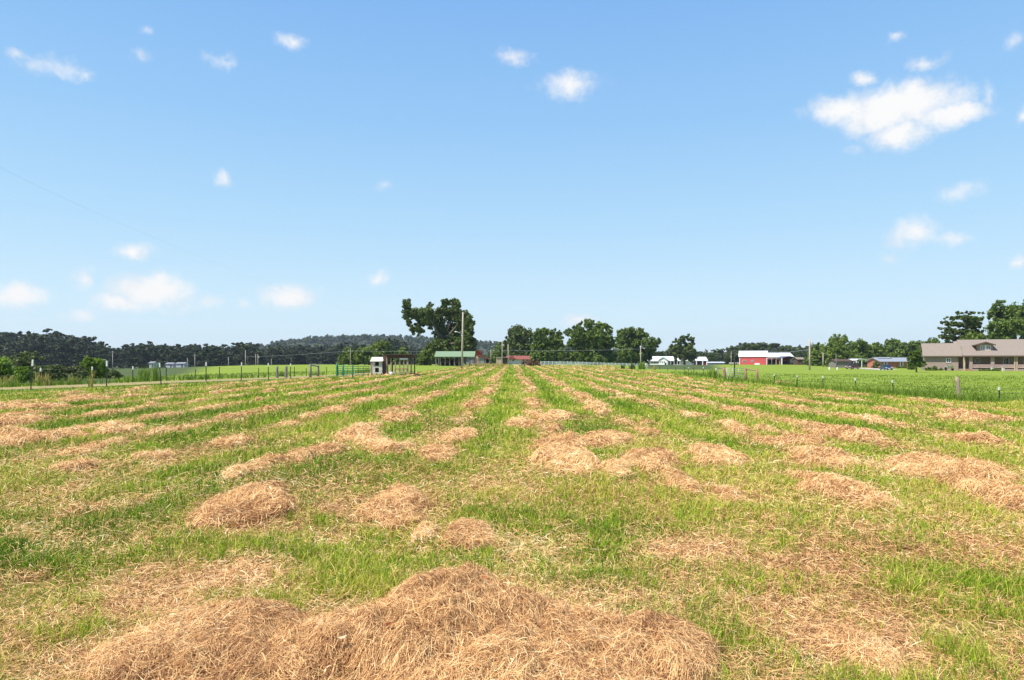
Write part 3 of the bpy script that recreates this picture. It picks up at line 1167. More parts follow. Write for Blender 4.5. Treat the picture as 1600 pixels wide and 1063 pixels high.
def leaf_cloud(blobs, n, size, lump=.34, seed=0, flat=1.0, droop=0.0):
    """blobs: (x, y, z, rx, ry, rz); leaf-sized faces gathered in clumps through the crown's volume"""
    rg = np.random.default_rng(seed)
    B = np.array(blobs, float)
    area = (B[:, 3] * B[:, 4] * B[:, 5]) ** (2 / 3)
    pr = area / area.sum()
    per = 22
    nc = max(6, n // per)
    bi = rg.choice(len(B), nc, p=pr)
    d = rg.normal(size=(nc, 3))
    d /= np.linalg.norm(d, axis=1)[:, None]
    d[:, 2] = np.where((d[:, 2] < -.3) & (rg.random(nc) < .5), -d[:, 2], d[:, 2])
    r = rg.random(nc) ** .38
    c = B[bi, :3] + d * B[bi, 3:] * r[:, None]
    cr = lump * (B[bi, 3] * B[bi, 4] * B[bi, 5]) ** (1 / 3) * rg.uniform(.5, 1.15, nc)
    tone_c = rg.normal(.5, .16, nc)
    m = nc * per
    dd = rg.normal(size=(m, 3))
    dd /= np.linalg.norm(dd, axis=1)[:, None]
    rr = rg.random(m) ** .5
    sq = np.array([1, 1, flat])
    p = np.repeat(c, per, 0) + dd * (np.repeat(cr, per) * rr)[:, None] * sq
    p[:, 2] -= droop * rg.random(m)
    nrm = dd * .9 + rg.normal(size=(m, 3)) * .75 + np.array([0, 0, .35])
    nrm /= np.linalg.norm(nrm, axis=1)[:, None]
    t = np.cross(nrm, rg.normal(size=(m, 3)))
    t /= np.linalg.norm(t, axis=1)[:, None]
    b = np.cross(nrm, t)
    s = size * rg.uniform(.55, 1.3, m)[:, None]
    V = np.stack([p - t * s, p - b * s * .62, p + t * s, p + b * s * .62], 1).reshape(-1, 3)
    Q = np.arange(m * 4).reshape(m, 4)
    tone = np.clip(np.repeat(tone_c, per) + rg.normal(0, .16, m), 0, 1)
    return V, Q, tone


def crown_put(root, blobs, n, size, m, seed, name='crown', **kw):
    V, Q, t = leaf_cloud(blobs, n, size, seed=seed, **kw)
    V = V - np.array(root.location)
    o = mesh_np(name, V, Q, m, rnd=t)
    o.parent = root
    return o


def tree(name, label, cat, px, Y, blobs_px, m, n=5000, size=.45, seed=1, trunk_px=None, trunk_r=.35, bark=None, group=None, base_dy=0.0, limbs=6, depth=1.0, lump=.34, flat=1.0, droop=0.):
    """blobs_px: (px, py, rx, ry) crown masses as seen in the photo at distance Y"""
    x, y, z = at(trunk_px or px, Y)
    root = thing(name, label, cat, (x, y, z), group)
    rd = random.Random(seed)
    k = Y / F
    W = max(b[0] + b[2] for b in blobs_px) - min(b[0] - b[2] for b in blobs_px)
    bl = []
    for (bx, by, rx, ry) in blobs_px:
        off = rd.uniform(-.32, .32) * W * k * depth
        bl.append((xr(bx, Y), Y + off, zr(by, Y), rx * k * (1.12 if flat > .6 else 1), max(rx, ry) * k * 1.1, ry * k * (1.12 if flat > .6 else .8)))
        if rx * 2.6 > W * .5 or len(blobs_px) < 8:
            bl.append((xr(bx, Y) + rd.uniform(-.2, .2) * rx * k, Y - off + rd.uniform(-.1, .1) * W * k, zr(by, Y) - .1 * ry * k, rx * k * .85, rx * k * .9, ry * k * .85))
    crown_put(root, bl, int(n * 1.7), size, m, seed, lump=lump, flat=flat, droop=droop)
    tb = MB()
    top = max(b[2] for b in bl)
    cx = sum(b[0] for b in bl) / len(bl)
    fork = (x + (cx - x) * .35, y, z + (top - z) * .36)
    tb.tube([(x, y, z - .3), (x + (cx - x) * .1, y, z + (fork[2] - z) * .5), fork], [trunk_r * 1.25, trunk_r, trunk_r * .8], 8)
    tgt = sorted(bl, key=lambda b: -b[3] * b[5])[:limbs]
    for b in tgt:
        mid = ((fork[0] + b[0]) / 2 + rd.uniform(-.4, .4), (fork[1] + b[1]) / 2, (fork[2] + b[2]) / 2 + .3)
        tb.tube([fork, mid, (b[0], b[1], b[2] + b[5] * .4)], [trunk_r * .6, trunk_r * .36, trunk_r * .12], 6)
    tb.put('trunk', bark or M_BARK, root)
    return root


def dome(p0, p1, pt, pb, n=14, seed=0, k=.25, peak=.5):
    """irregular dome of crown masses inside a photo box"""
    rd = random.Random(seed)
    w, h = p1 - p0, pb - pt
    out = []
    for i in range(n):
        u = (i + .5) / n * 2 - 1 + rd.uniform(-.12, .12)
        uu = (u - (peak - .5) * 2 * (1 - abs(u)))
        hh = max(.25, (1 - abs(uu) ** 2.4)) * rd.uniform(.82, 1.0)
        r = k * min(w, h * 1.3) * rd.uniform(.55, .9)
        x = p0 + w * (u + 1) / 2
        x = min(max(x, p0 + r * .8), p1 - r * .8)
        ytop = pb - h * hh + r
        out.append((x, ytop, r, r * .85))
        y = ytop + r
        while y < pb - r * .6:
            r2 = r * rd.uniform(.8, 1.3)
            out.append((min(max(x + rd.uniform(-.6, .6) * r, p0 + r2 * .8), p1 - r2 * .8), y, r2, r2 * .85))
            y += r2 * 1.1
    return out


GT = 'broad trees lining the far end of the field'
OAK = [(637, 477, 8, 8), (637, 490, 8, 9), (634, 503, 5, 7), (650, 490, 10, 8), (647, 515, 8, 8), (656, 503, 11, 8), (668, 494, 12, 11), (672, 479, 5, 6),
       (680, 503, 14, 13), (692, 488, 12, 10), (699, 476, 7, 6), (709, 474, 9, 5), (716, 480, 6, 7), (708, 492, 13, 13), (724, 500, 11, 13), (735, 512, 7, 14),
       (655, 518, 8, 6), (708, 517, 16, 11), (688, 520, 12, 11), (727, 522, 10, 11), (738, 538, 6, 10), (725, 541, 12, 13), (706, 540, 15, 13), (688, 546, 14, 13),
       (706, 557, 17, 9), (675, 543, 6, 8), (735, 552, 9, 9), (686, 560, 10, 7)]
tree('oak_tree', 'tallest tree, a wide spreading oak with a long left limb behind the tall bare pole', 'tree', 690, 200, OAK, M_OAK, 15000, .42, 11, 692, .75, M_BARK, GT, limbs=10, depth=.8)
tree('tall_tree', 'tall dark narrow tree rising behind the red roofed house', 'tree', 812, 275, [(812, 522, 16, 11), (800, 528, 8, 8), (824, 528, 8, 10), (812, 540, 17, 12), (802, 548, 11, 12), (824, 548, 9, 12), (812, 558, 17, 9), (797, 536, 6, 7)], M_OAK, 6500, .55, 12, 812, .5, None, GT)
tree('small_tree', 'small dark tree with a thin top left of the tall narrow tree', 'tree', 787, 285, [(787, 538, 6, 6), (782, 546, 8, 7), (792, 548, 8, 8), (776, 556, 11, 8), (790, 558, 10, 8)], M_MID, 2600, .5, 13, None, .3, None, GT)
tree('pecan_tree', 'loose crowned tree with leafy lower left branch, right of the red roofed house', 'tree', 856, 225, [(840, 526, 9, 9), (850, 520, 8, 7), (862, 520, 8, 8), (874, 526, 6, 8), (846, 538, 13, 10), (864, 536, 13, 11), (872, 542, 8, 9), (836, 545, 7, 8), (838, 558, 9, 8), (852, 552, 13, 10), (868, 554, 12, 10), (848, 564, 13, 6)], M_MID, 7500, .42, 14, 858, .4, None, GT)
tree('broad_tree', 'largest rounded green tree in the middle of the far tree row', 'tree', 922, 228, [(890, 520, 6, 7), (900, 524, 9, 11), (904, 512, 7, 7), (914, 509, 8, 7), (924, 507, 9, 8), (936, 514, 8, 9), (948, 512, 7, 7), (954, 520, 6, 9), (910, 528, 14, 13), (930, 526, 16, 14), (946, 532, 12, 13), (898, 542, 12, 12), (918, 546, 16, 13), (940, 548, 15, 13), (958, 540, 6, 12), (904, 558, 15, 9), (928, 562, 18, 7), (952, 560, 12, 9), (892, 560, 7, 8)], M_MID, 13000, .42, 15, 922, .6, None, GT, limbs=8)
tree('broad_tree', 'rounded tree with thinning browned right side, behind the white rail fence', 'tree', 994, 250, [(970, 524, 8, 8), (984, 519, 10, 7), (998, 522, 8, 8), (1004, 526, 8, 7), (972, 538, 12, 13), (990, 536, 14, 13), (1008, 538, 10, 10), (1024, 536, 6, 7), (1018, 544, 9, 8), (975, 555, 13, 12), (996, 556, 15, 11), (1014, 556, 9, 9)], M_MID, 8500, .45, 16, 994, .5, None, GT)
tree('young_tree', 'lone open crowned tree standing on the lawn by the white house', 'tree', 1070, 285, [(1066, 529, 5, 5), (1077, 528, 6, 5), (1084, 534, 6, 6), (1056, 536, 6, 6), (1068, 538, 8, 7), (1079, 542, 8, 7), (1056, 546, 9, 7), (1070, 550, 12, 8), (1084, 550, 6, 7), (1060, 558, 10, 6), (1078, 560, 10, 6)], M_OAK, 4200, .5, 17, 1069.5, .45, None, GT)
# lighter trees left of the oak
GL = 'pale green trees left of the oak'
tree('green_tree', 'low pale green tree at the left end of the group behind the chicken pen', 'tree', 545, 230, dome(528, 562, 541, 569, 8, 21), M_BRIGHT, 3200, .42, 21, None, .25, None, GL)
tree('green_tree', 'wide pale green tree in the middle of the group behind the chicken pen', 'tree', 570, 224, dome(553, 590, 539, 569, 8, 22), M_BRIGHT, 3600, .42, 22, None, .25, None, GL)
tree('green_tree', 'tallest pale green tree of the group, directly behind the white coop', 'tree', 597, 236, dome(575, 618, 529, 569, 10, 23), M_BRIGHT, 5200, .42, 23, None, .3, None, GL)
tree('green_tree', 'small yellowish round tree behind the chicken pen roof', 'tree', 628, 226, dome(616, 641, 541, 569, 6, 24), M_BRIGHT, 2200, .4, 24, None, .2, None, GL)
tree('green_tree', 'rounded pale green tree touching the lower left of the big oak', 'tree', 668, 212, dome(652, 690, 539, 569, 8, 25), M_BRIGHT, 3400, .4, 25, None, .25, None, GL)
# right hand trees
GR = 'trees behind the ranch house on the right'
tree('broad_tree', 'bright green spreading tree left of the grey ranch shed, tallest of its clump', 'tree', 1312, 255, dome(1282, 1338, 522, 574, 11, 31), M_BRIGHT, 7500, .45, 31, 1316, .45, M_PALEBARK, GR)
tree('broad_tree', 'lower bright tree beside the wooden power pole at the lawn edge', 'tree', 1278, 262, dome(1262, 1298, 534, 572, 8, 32), M_BRIGHT, 4200, .45, 32, None, .35, None, GR)
tree('broad_tree', 'dark green tree just right of the tallest bright tree behind the carport', 'tree', 1336, 275, dome(1318, 1360, 530, 572, 9, 33), M_MID, 5200, .5, 33, None, .4, None, GR)
tree('broad_tree', 'low rounded tree directly over the white carport', 'tree', 1362, 280, dome(1340, 1386, 534, 572, 9, 34), M_BRIGHT, 5200, .5, 34, None, .4, None, GR)
tree('broad_tree', 'tall rounded tree behind the red brick ranch house', 'tree', 1408, 285, dome(1380, 1438, 522, 572, 11, 35), M_MID, 7500, .5, 35, None, .45, None, GR)
tree('broad_tree', 'dark tree between the ranch house and the tan brick house', 'tree', 1440, 290, dome(1418, 1484, 527, 572, 11, 36), M_MID, 5500, .5, 36, None, .4, None, GR)
tree('thicket', 'low dense green thicket under the trees left of the ranch house', 'thicket', 1350, 268, dome(1285, 1395, 552, 575, 16, 37, .3), M_MID, 5200, .5, 37, None, .2, None, GR)
PINE = [(1506, 489, 13, 3.2), (1518, 491, 11, 3), (1494, 496, 16, 3), (1508, 498, 18, 3.5), (1524, 502, 12, 4), (1484, 504, 13, 3), (1500, 507, 18, 3.5), (1516, 510, 18, 4.5), (1482, 513, 11, 3),
        (1494, 517, 17, 4), (1472, 520, 8, 2.4), (1506, 520, 20, 5), (1522, 520, 14, 7), (1480, 526, 14, 3.5), (1500, 529, 22, 5), (1520, 532, 15, 6), (1505, 538, 28, 6)]
tree('pine_tree', 'layered flat topped pine behind the roof of the tan brick house', 'tree', 1505, 190, PINE, M_OAK, 8200, .38, 41, 1508, .5, None, None, flat=.42, lump=.30, depth=.6, limbs=8)
tree('broad_tree', 'big tree at the right edge towering over the tan brick house roof', 'tree', 1592, 180, [(1571, 475, 8, 7), (1585, 473, 9, 7), (1600, 474, 12, 8), (1562, 487, 8, 6), (1578, 490, 15, 13), (1598, 494, 18, 16), (1550, 499, 9, 7), (1556, 512, 16, 11), (1580, 514, 20, 14), (1604, 516, 18, 18), (1545, 526, 14, 9), (1566, 532, 18, 10), (1590, 536, 20, 12), (1612, 536, 18, 16), (1630, 500, 20, 26), (1640, 530, 22, 24), (1538, 516, 12, 11), (1530, 528, 14, 8)], M_MID, 13000, .40, 42, 1590, .6, None, None, limbs=9)
tree('leaning_tree', 'little leaning tree in front of the left gable of the tan brick house', 'tree', 1431, 112, [(1428, 553, 5, 5), (1434, 551, 4, 5), (1424, 561, 6, 5), (1434, 562, 7, 6), (1428, 569, 7, 5), (1438, 570, 5, 5)], M_MID, 2600, .17, 43, 1432, .12)

# prototypes for the dark woods; every tree in view is a copy


def proto(name, kind, seed, m):
    root = thing(name, None, None, (0, 0, 0))
    rd = random.Random(seed)
    bl = []
    if kind == 'pine':
        H = 20
        for i in range(11):
            z = 2.5 + 17 * i / 10
            w = (3.6 - 2.4 * (i / 10) ** 2) * rd.uniform(.8, 1.15)
            a = rd.random() * 6.28
            bl.append((cos(a) * w * .35, sin(a) * w * .35, z, w, w, 1.5))
    else:
        H = 17
        for i in range(20):
            a = rd.random() * 6.28
            u = rd.random()
            u = (i + rd.random()) / 20
            z = 1.4 + 13.4 * u
            R = 4.2 * math.sin(pi * (.24 + .66 * u)) * rd.uniform(.45, 1)
            w = rd.uniform(1.8, 2.9)
            bl.append((cos(a) * R, sin(a) * R, z, w, w, w * .85))
    crown_put(root, bl, 3200, .62 if kind == 'pine' else .7, m, seed, flat=.55 if kind == 'pine' else .9)
    b = MB()
    b.tube([(0, 0, -1), (.1, 0, H * .5), (0, .1, H * .92)], [.34, .24, .08], 7)
    for i in range(4):
        q = bl[rd.randrange(len(bl))]
        b.tube([(0, 0, q[2] * .7), (q[0] * .6, q[1] * .6, q[2] * .95), (q[0], q[1], q[2])], [.13, .09, .03], 5)
    b.put('trunk', M_BARK, root)
    return root


PW = [proto('pine_tree', 'pine', 51, M_DARK), proto('woodland_tree', 'oak', 52, M_DARK), proto('woodland_tree', 'oak', 53, M_DARK), proto('woodland_tree', 'oak', 54, M_DARK)]
PG = [proto('woodland_tree', 'oak', 55, M_OAK), proto('woodland_tree', 'oak', 56, M_OAK), proto('pine_tree', 'pine', 57, M_OAK)]
used = set()


def plant(pool, px, Y, top, label, group, rd, wid=1.0):
    """a woods tree whose tip reaches photo row top"""
    pr = pool[rd.randrange(len(pool))]
    x, y, z = at(px, Y)
    hgt = zr(top, Y) - z
    if pr.name in used:
        r = copy_tree(pr)
    else:
        used.add(pr.name)
        r = pr
    H = 20.5 if 'pine' in pr.name else 17.5
    s = max(.25, hgt / H)
    r.location = (x, y, z - .2)
    r.rotation_euler = (0, 0, rd.random() * 6.28)
    w = s * wid * rd.uniform(.9, 1.25)
    r.scale = (w, w, s)
    tag(r, label, 'tree', group)


def skyline(px, pts):
    return float(np.interp(px, [p[0] for p in pts], [p[1] for p in pts]))


rd = random.Random(5)
LEFT = [(-60, 515), (0, 514), (25, 515), (38, 522), (50, 516), (70, 513), (100, 516), (130, 521), (146, 531), (165, 532), (178, 541), (190, 537), (215, 532), (250, 534), (300, 533), (330, 535), (360, 535),
        (385, 529), (398, 533), (408, 543), (425, 535), (450, 534), (465, 537), (480, 536), (500, 536), (525, 535), (545, 532), (600, 534), (612, 525), (622, 525), (632, 534), (660, 540), (690, 545), (720, 545), (750, 549)]
for row, (Yb, lo, lab) in enumerate(((455, 0, 'rear rank of dark trees topping the left woods'), (400, 3, 'middle rank of dark trees in the left woods'), (365, 9, 'front rank of dark trees along the left woods edge'))):
    p = -70 + row * 7
    while p < 770:
        Y = Yb + rd.uniform(-14, 14) + (60 if p > 420 else 0)
        top = skyline(p, LEFT) + lo * rd.uniform(.4, 1.4) + rd.uniform(-1.5, 2.5)
        if not (row > 0 and p > 640):
            plant(PW, p, Y, top, lab, 'dark woods behind the left pasture', rd, 1.35)
        p += rd.uniform(11, 17) * (1.1 if row else 1)
RIGHT = [(1020, 549), (1040, 545), (1060, 545), (1095, 545), (1105, 543), (1120, 545), (1135, 543), (1150, 536), (1165, 531), (1185, 529), (1200, 532), (1212, 531), (1220, 537), (1232, 535), (1245, 537), (1262, 536), (1290, 538), (1340, 540), (1400, 540), (1480, 540), (1620, 538), (1700, 538)]
for row, (Yb, lo, lab) in enumerate(((520, 0, 'rear rank of dark trees behind the red barn'), (480, 4, 'front rank of dark trees behind the red barn'), (440, 8, 'lowest rank of dark trees nearest the red barn'))):
    p = 1012 + row * 6
    while p < 1680:
        Y = Yb + rd.uniform(-12, 12)
        top = skyline(p, RIGHT) + lo * rd.uniform(.3, 1.5) + rd.uniform(-1, 2)
        if not (1292 < p < 1460 and row) and not (row == 2 and p > 1280):
            plant(PW[2:] + PG, p, Y, top, lab, 'dark woods behind the red barn', rd, 1.35)
        p += rd.uniform(10, 15)
for p, Y, top in ((758, 345, 553), (770, 330, 549), (1036, 400, 547), (1046, 405, 545), (1098, 410, 548), (1110, 400, 550), (1060, 410, 547), (1082, 408, 547), (845, 330, 540), (885, 330, 545), (965, 330, 540), (1024, 400, 548), (743, 350, 552)):
    plant(PG[:2], p, Y, top, 'mid green tree filling a gap behind the houses and the tree row', 'trees filling gaps behind the tree row', rd, 1.3)
for o in PW + PG:
    if o.name not in used:
        for c in list(o.children):
            bpy.data.objects.remove(c)
        bpy.data.objects.remove(o)


# ------------------------------------------------------------------ far wooded hills
def hill(px0, px1, Y, prof, depth):
    nx, ny = 90, 14
    v, f = [], []
    for j in range(ny + 1):
        t = j / ny
        for i in range(nx + 1):
            p = px0 + (px1 - px0) * i / nx
            yy = Y + depth * (t - .5)
            h = zr(skyline(p, prof), Y) + 12
            z = -12 + h * math.sin(pi * t) ** .8
            v.append((xr(p, Y), yy, z))
    for j in range(ny):
        for i in range(nx):
            a = j * (nx + 1) + i
            f.append((a, a + 1, a + nx + 2, a + nx + 1))
    b = MB()
    b.poly(v, f, True)
    o = b.put('hill', mat('hill_floor', (.05, .065, .025), (.03, .04, .016), .02, 1))
    tag(o, kind='structure')
    return v


HP = [(380, 556), (430, 545), (460, 537), (500, 532), (540, 529.5), (580, 529), (620, 529), (660, 531.5), (700, 535), (740, 538), (760, 539), (790, 541), (830, 543), (880, 544), (930, 547), (990, 554), (1040, 560)]
hv = hill(380, 1040, 1500, HP, 700)
rg = np.random.default_rng(3)
hv = np.array(hv)
hv = hv[(hv[:, 1] < 1520)]
idx = rg.integers(0, len(hv), 5200)
c = hv[idx] + rg.normal(0, 1, (5200, 3)) * np.array([9, 24, 1.0])
bl = [(a[0], a[1], a[2] + 1, 7, 7, 4.5) for a in c]
V, Q, t = leaf_cloud(bl, 62000, 3.0, seed=9, lump=.7)
tag(mesh_np('forest', V, Q, M_FOREST, rnd=t), 'far wooded hillside pale with distance above the left woods', 'forest', kind='stuff')


def shrub(name, label, cat, px0, px1, top, Y, m, n=1800, size=.14, seed=1, group=None, stems=True):
    pc = (px0 + px1) / 2
    x, y, z = at(pc, Y)
    root = thing(name, label, cat, (x, y, z), group)
    rd_ = random.Random(seed)
    k = Y / F
    w = (px1 - px0) * k
    h = zr(top, Y) - z
    bl = []
    for i in range(9):
        u = rd_.uniform(-1, 1)
        r = min(w * .24, h * .38) * rd_.uniform(.7, 1.1)
        hh = h * (1 - .55 * u * u) * rd_.uniform(.8, 1)
        zz = hh - r
        while zz > -r * .2:
            bl.append((x + u * (w / 2 - r * .7), y + rd_.uniform(-.3, .3) * w, z + zz, r, r, r * .95))
            zz -= r * 1.1
    crown_put(root, bl, n, size, m, seed, 'foliage', lump=.45)
    b = MB()
    for i in range(5):
        q = bl[rd_.randrange(len(bl))]
        b.tube([(x + rd_.uniform(-.1, .1), y, z - .1), (q[0], q[1], q[2])], [.035, .012], 5)
    b.put('stem', M_BARK, root)
    return root


GB = 'bushes beyond the left fences'
shrub('bush', 'bright olive bush at the left edge of the photo behind the fences', 'bush', -40, 34, 552, 50, M_WILLOW, 7500, .10, 61, GB)
shrub('bush', 'bright green bush right behind the first wire fence post pair', 'bush', 20, 50, 566, 48.5, M_WILLOW, 2200, .09, 62, GB)
shrub('bush', 'tall grey brown scrub with bare twigs behind the bright left bushes', 'bush', 14, 66, 546, 60, M_SCRUB, 5500, .12, 63, GB)
shrub('bush', 'low dull green bush to the right of the tall grey scrub', 'bush', 56, 104, 566, 52, M_SCRUB, 6500, .10, 64, GB)
shrub('bush', 'dull green bush between the low bush and the two pointed willows', 'bush', 92, 137, 571, 54, M_SCRUB, 5500, .10, 65, GB)
shrub('bush', 'left one of the two round topped willow bushes side by side', 'bush', 124, 151, 557, 60, M_WILLOW, 5000, .11, 66, GB)
shrub('bush', 'right one of the two round topped willow bushes side by side', 'bush', 142, 174, 557.5, 61, M_WILLOW, 5500, .11, 67, GB)
shrub('bush', 'small scrubby bush at the right foot of the willow bushes', 'bush', 168, 190, 578, 58, M_SCRUB, 1300, .10, 68, GB)
shrub('bush', 'dark scrub far left beyond the bright bush', 'bush', -60, 10, 560, 64, M_SCRUB, 3000, .12, 69, GB)


def plant_stems(name, label, cat, px, py, top, wpx, m, n=60, seed=1, group=None, Y=None, bw=.045):
    if Y is None:
        x, y, z = hit(px, py)
    else:
        x, y, z = at(px, Y)
    rg_ = np.random.default_rng(seed)
    w = wpx * y / F / 2
    h = zr(top, y) - z
    X = x + rg_.normal(0, w * .42, n)
    Yy = y + rg_.normal(0, w * .4, n)
    global RNG
    keep = RNG
    RNG = rg_
    V, Q = blades(X, Yy, np.full(n, z), h * rg_.uniform(.5, 1.08, n), np.full(n, bw * max(1, y / 55)), rg_.uniform(.05, .45, n))
    RNG = keep
    return tag(mesh_np(name, V, Q, m, rnd=np.repeat(rg_.random(n), 2)), label, cat, group)


GW = 'tall weeds along the fences'
plant_stems('weed_clump', 'bright green bushy weed between two posts of the back left fence', 'weed', 226, 596, 571, 26, M_WILLOW, 130, 71, GW)
plant_stems('weed_clump', 'slender tall bright green weed left of the leaning wire fence post', 'weed', 243, 596, 565, 9, M_WILLOW, 60, 72, GW)
plant_stems('weed_clump', 'dry yellow brown weed stalks between the first two front left posts', 'weed', 142, 607, 573, 10, M_DRYWEED, 20, 73, GW)
plant_stems('weed_clump', 'straw coloured grass clump at the foot of a back left fence post', 'weed', 66, 603, 580, 26, M_DRYWEED, 80, 74, GW)
plant_stems('weed_clump', 'pale tall grass seed heads at the extreme left edge by the track', 'weed', 10, 604, 585, 34, M_DRYWEED, 90, 75, GW)
plant_stems('weed_clump', 'yellowish grass clump left of the willow bushes by the track', 'weed', 112, 601, 587, 30, M_DRYWEED, 90, 76, GW)
plant_stems('weed_clump', 'low green weed tangle between the two short wooden posts', 'weed', 440, 588, 579, 13, M_WILLOW, 60, 77, GW)
plant_stems('weed_clump', 'dark green vine covered weed left of the white gate post', 'weed', 1117, 592, 571, 7, M_WILLOW, 45, 78, GW)
plant_stems('weed_clump', 'leafy green weed leaning left of the vine covered one', 'weed', 1109, 590, 574, 11, M_WILLOW, 40, 79, GW)
plant_stems('weed_clump', 'bright tall weed clump beside the pale short post at the far fence corner', 'weed', 1003, 576, 564, 12, M_WILLOW, 110, 80, GW, 118)
plant_stems('weed_clump', 'olive weed clump second from the far fence corner post', 'weed', 988, 576, 567, 11, M_SCRUB, 80, 81, GW, 120)
plant_stems('weed_clump', 'small weed clump third from the far fence corner post', 'weed', 973, 575, 568, 6, M_SCRUB, 50, 82, GW, 122)
plant_stems('weed_clump', 'thin yellow weeds right of the far fence corner post', 'weed', 1023, 578, 570, 6, M_DRYWEED, 30, 83, GW, 112)
plant_stems('weed_strip', 'band of tall yellow weeds in front of the red tin barn', 'weed', 762, 576, 567, 60, M_DRYWEED, 700, 84, GW, 140)
tag(plant_stems('stalk', 'single pale grass stalk leaning between the wooden post and last right fence post', 'weed', 1524, 628, 615, 3, M_DRYWEED, 5, 85, GW, bw=.02))
x, y, z = at(832, 155)
root = thing('brush_pile', 'brown pile of dead brush at the far end of the field', 'brush pile', (x, y, z))
crown_put(root, [(x - 1.2, y, z + .5, 1.3, 1, .7), (x + .7, y, z + .35, 1.3, 1, .5), (x - .2, y, z + .7, .8, .8, .6)], 900, .22, M_BRUSH, 91, 'twig_heap', lump=.5)
b = MB()
for i in range(14):
    a = random.random() * 6.28
    b.tube([(x + cos(a) * .3, y + sin(a) * .3, z + .1), (x + cos(a) * 1.9, y + sin(a) * 1.2, z + random.uniform(.3, 1.1))], [.05, .02], 5)
b.put('branches', M_GREYPOST, root)
b = MB()
x, y, z = hit(651.5, 588)
V = [(x - .35 + .7 * i / 6, y - .3 + .6 * j / 4, z - .03 + .24 * max(0, 1 - ((i - 3.4) / 3.4) ** 2) * max(0, 1 - ((j - 2) / 2.2) ** 2) * (1 + .3 * random.random())) for j in range(5) for i in range(7)]
b.poly(V, [(j * 7 + i, j * 7 + i + 1, j * 7 + i + 8, j * 7 + i + 7) for j in range(4) for i in range(6)], True)
tag(b.put('dirt_mound', M_SOIL), 'small mound of dark soil right of the chicken pen', 'dirt mound')

# ------------------------------------------------------------------ fences
ORD = ['first', 'second', 'third', 'fourth', 'fifth', 'sixth', 'seventh', 'eighth', 'ninth', 'tenth', 'eleventh', 'twelfth', 'thirteenth', 'fourteenth', 'fifteenth']


def steel_post(label, group, px, py, top, lean=0.0, cap=True, loc=None, mt=None):
    x, y, z = loc or hit(px, py)
    h = zr(top, y) - z
    root = thing('fence_post', label, 'fence post', (x, y, z), group)
    b = MB()
    hb = h * (.80 if cap else 1)
    b.box(x - .030, x + .030, y - .010, y + .004, z - .3, z + hb)
    b.box(x - .008, x + .008, y + .0045, y + .04, z - .3, z + hb - .003)
    for i in range(5):
        zz = z + .25 + i * (h - .5) / 5
        b.box(x - .022, x + .022, y - .02, y - .0105, zz, zz + .05)
    b.put('shaft', mt or M_STEEL, root)
    if cap:
        c = MB()
        c.box(x - .036, x + .036, y - .016, y + .046, z + hb + .001, z + h)
        c.put('tip', M_CAP, root)
    root.rotation_euler = (0, radians(lean), 0)
    return (x, y, z, h, lean)


def wires(name, label, posts, heights, mt=None, r=.0045, group=None):
    b = MB()
    for hh in heights:
        pts = []
        for i, (x, y, z, h, lean) in enumerate(posts):
            pts.append((x + sin(radians(lean)) * h * hh, y - .02, z + h * hh))
            if i < len(posts) - 1:
                q = posts[i + 1]
                pts.append(((x + q[0]) / 2, (y + q[1]) / 2 - .02, (z + q[2]) / 2 + (h + q[3]) / 2 * hh - .025))
        b.tube(pts, r, 4)
    return tag(b.put(name, mt or M_WIRE), label, 'fence wire', group)


GP = 'steel posts of the left front fence'
FL = [(48, 611, 562, 3.5), (166.5, 607, 564, .3), (252, 602, 567, -5), (322, 597, 566, 0), (377, 595, 566.5, 1), (419.5, 595, 567.5, -1), (454, 592, 568, 0)]
PL = [steel_post(f'dark white tipped post, {ORD[i]} from the left in the front left fence', GP, a, b_, t, ln) for i, (a, b_, t, ln) in enumerate(FL)]
x, y, z = hit(-80, 619)
PL.insert(0, (x, y, z, 1.5, 0))
GP2 = 'steel posts of the left back fence'
BL = [(62, 603, 575, 3, 1), (143, 601, 573, 2, 1), (207.5, 598, 572.5, 0, 1), (259.5, 596, 574, 1, 0), (305, 594, 577, 2, 0), (342.5, 593, 573.5, 2, 0), (404, 591, 575, 1, 0), (460, 589, 573.5, 0, 0), (478.5, 588, 575.5, 0, 0), (510.5, 586, 573.5, 0, 0)]
PB = [steel_post(f'short dark {"white tipped" if w else "plain"} post, {ORD[i]} from the left in the back left fence', GP2, a, b_, t, ln, bool(w)) for i, (a, b_, t, ln, w) in enumerate(BL)]
wires('wire_fence', 'smooth wire strands strung along the front left fence posts', PL, (.30, .55, .90), group='wire strands of the fences')
wires('wire_fence', 'sagging wire strands along the back left fence beyond the track', PB, (.35, .9), group='wire strands of the fences')


def wood_post(label, group, px, py, top, r=.09, lean=0.0, m=None, name='wooden_post', Y=None):
    x, y, z = hit(px, py) if Y is None else at(px, Y)
    h = zr(top, y) - z
    b = MB()
    rg_ = random.Random(int(px))
    pts, rr = [], []
    for i in range(6):
        t = i / 5
        pts.append((x + rg_.uniform(-.012, .012), y + rg_.uniform(-.012, .012), z - .2 + (h + .2) * t))
        rr.append(r * (1.08 - .12 * t) * rg_.uniform(.95, 1.05))
    pts.append((x, y, z + h + .012))
    rr.append(r * .55)
    b.tube(pts, rr, 9)
    root = thing(name, label, 'post', (x, y, z), group)
    o = b.put('timber', m or M_WOODPOST, root)
    root.rotation_euler = (0, radians(lean), 0)
    return x, y, z, h, lean


GWP = 'wooden posts'
wood_post('left one of two short grey wooden posts with weeds between them', GWP, 433, 591, 573, .11, 0, M_GREYPOST)
wood_post('right one of two short grey wooden posts with weeds between them', GWP, 447, 591, 573, .12, 0, M_GREYPOST)


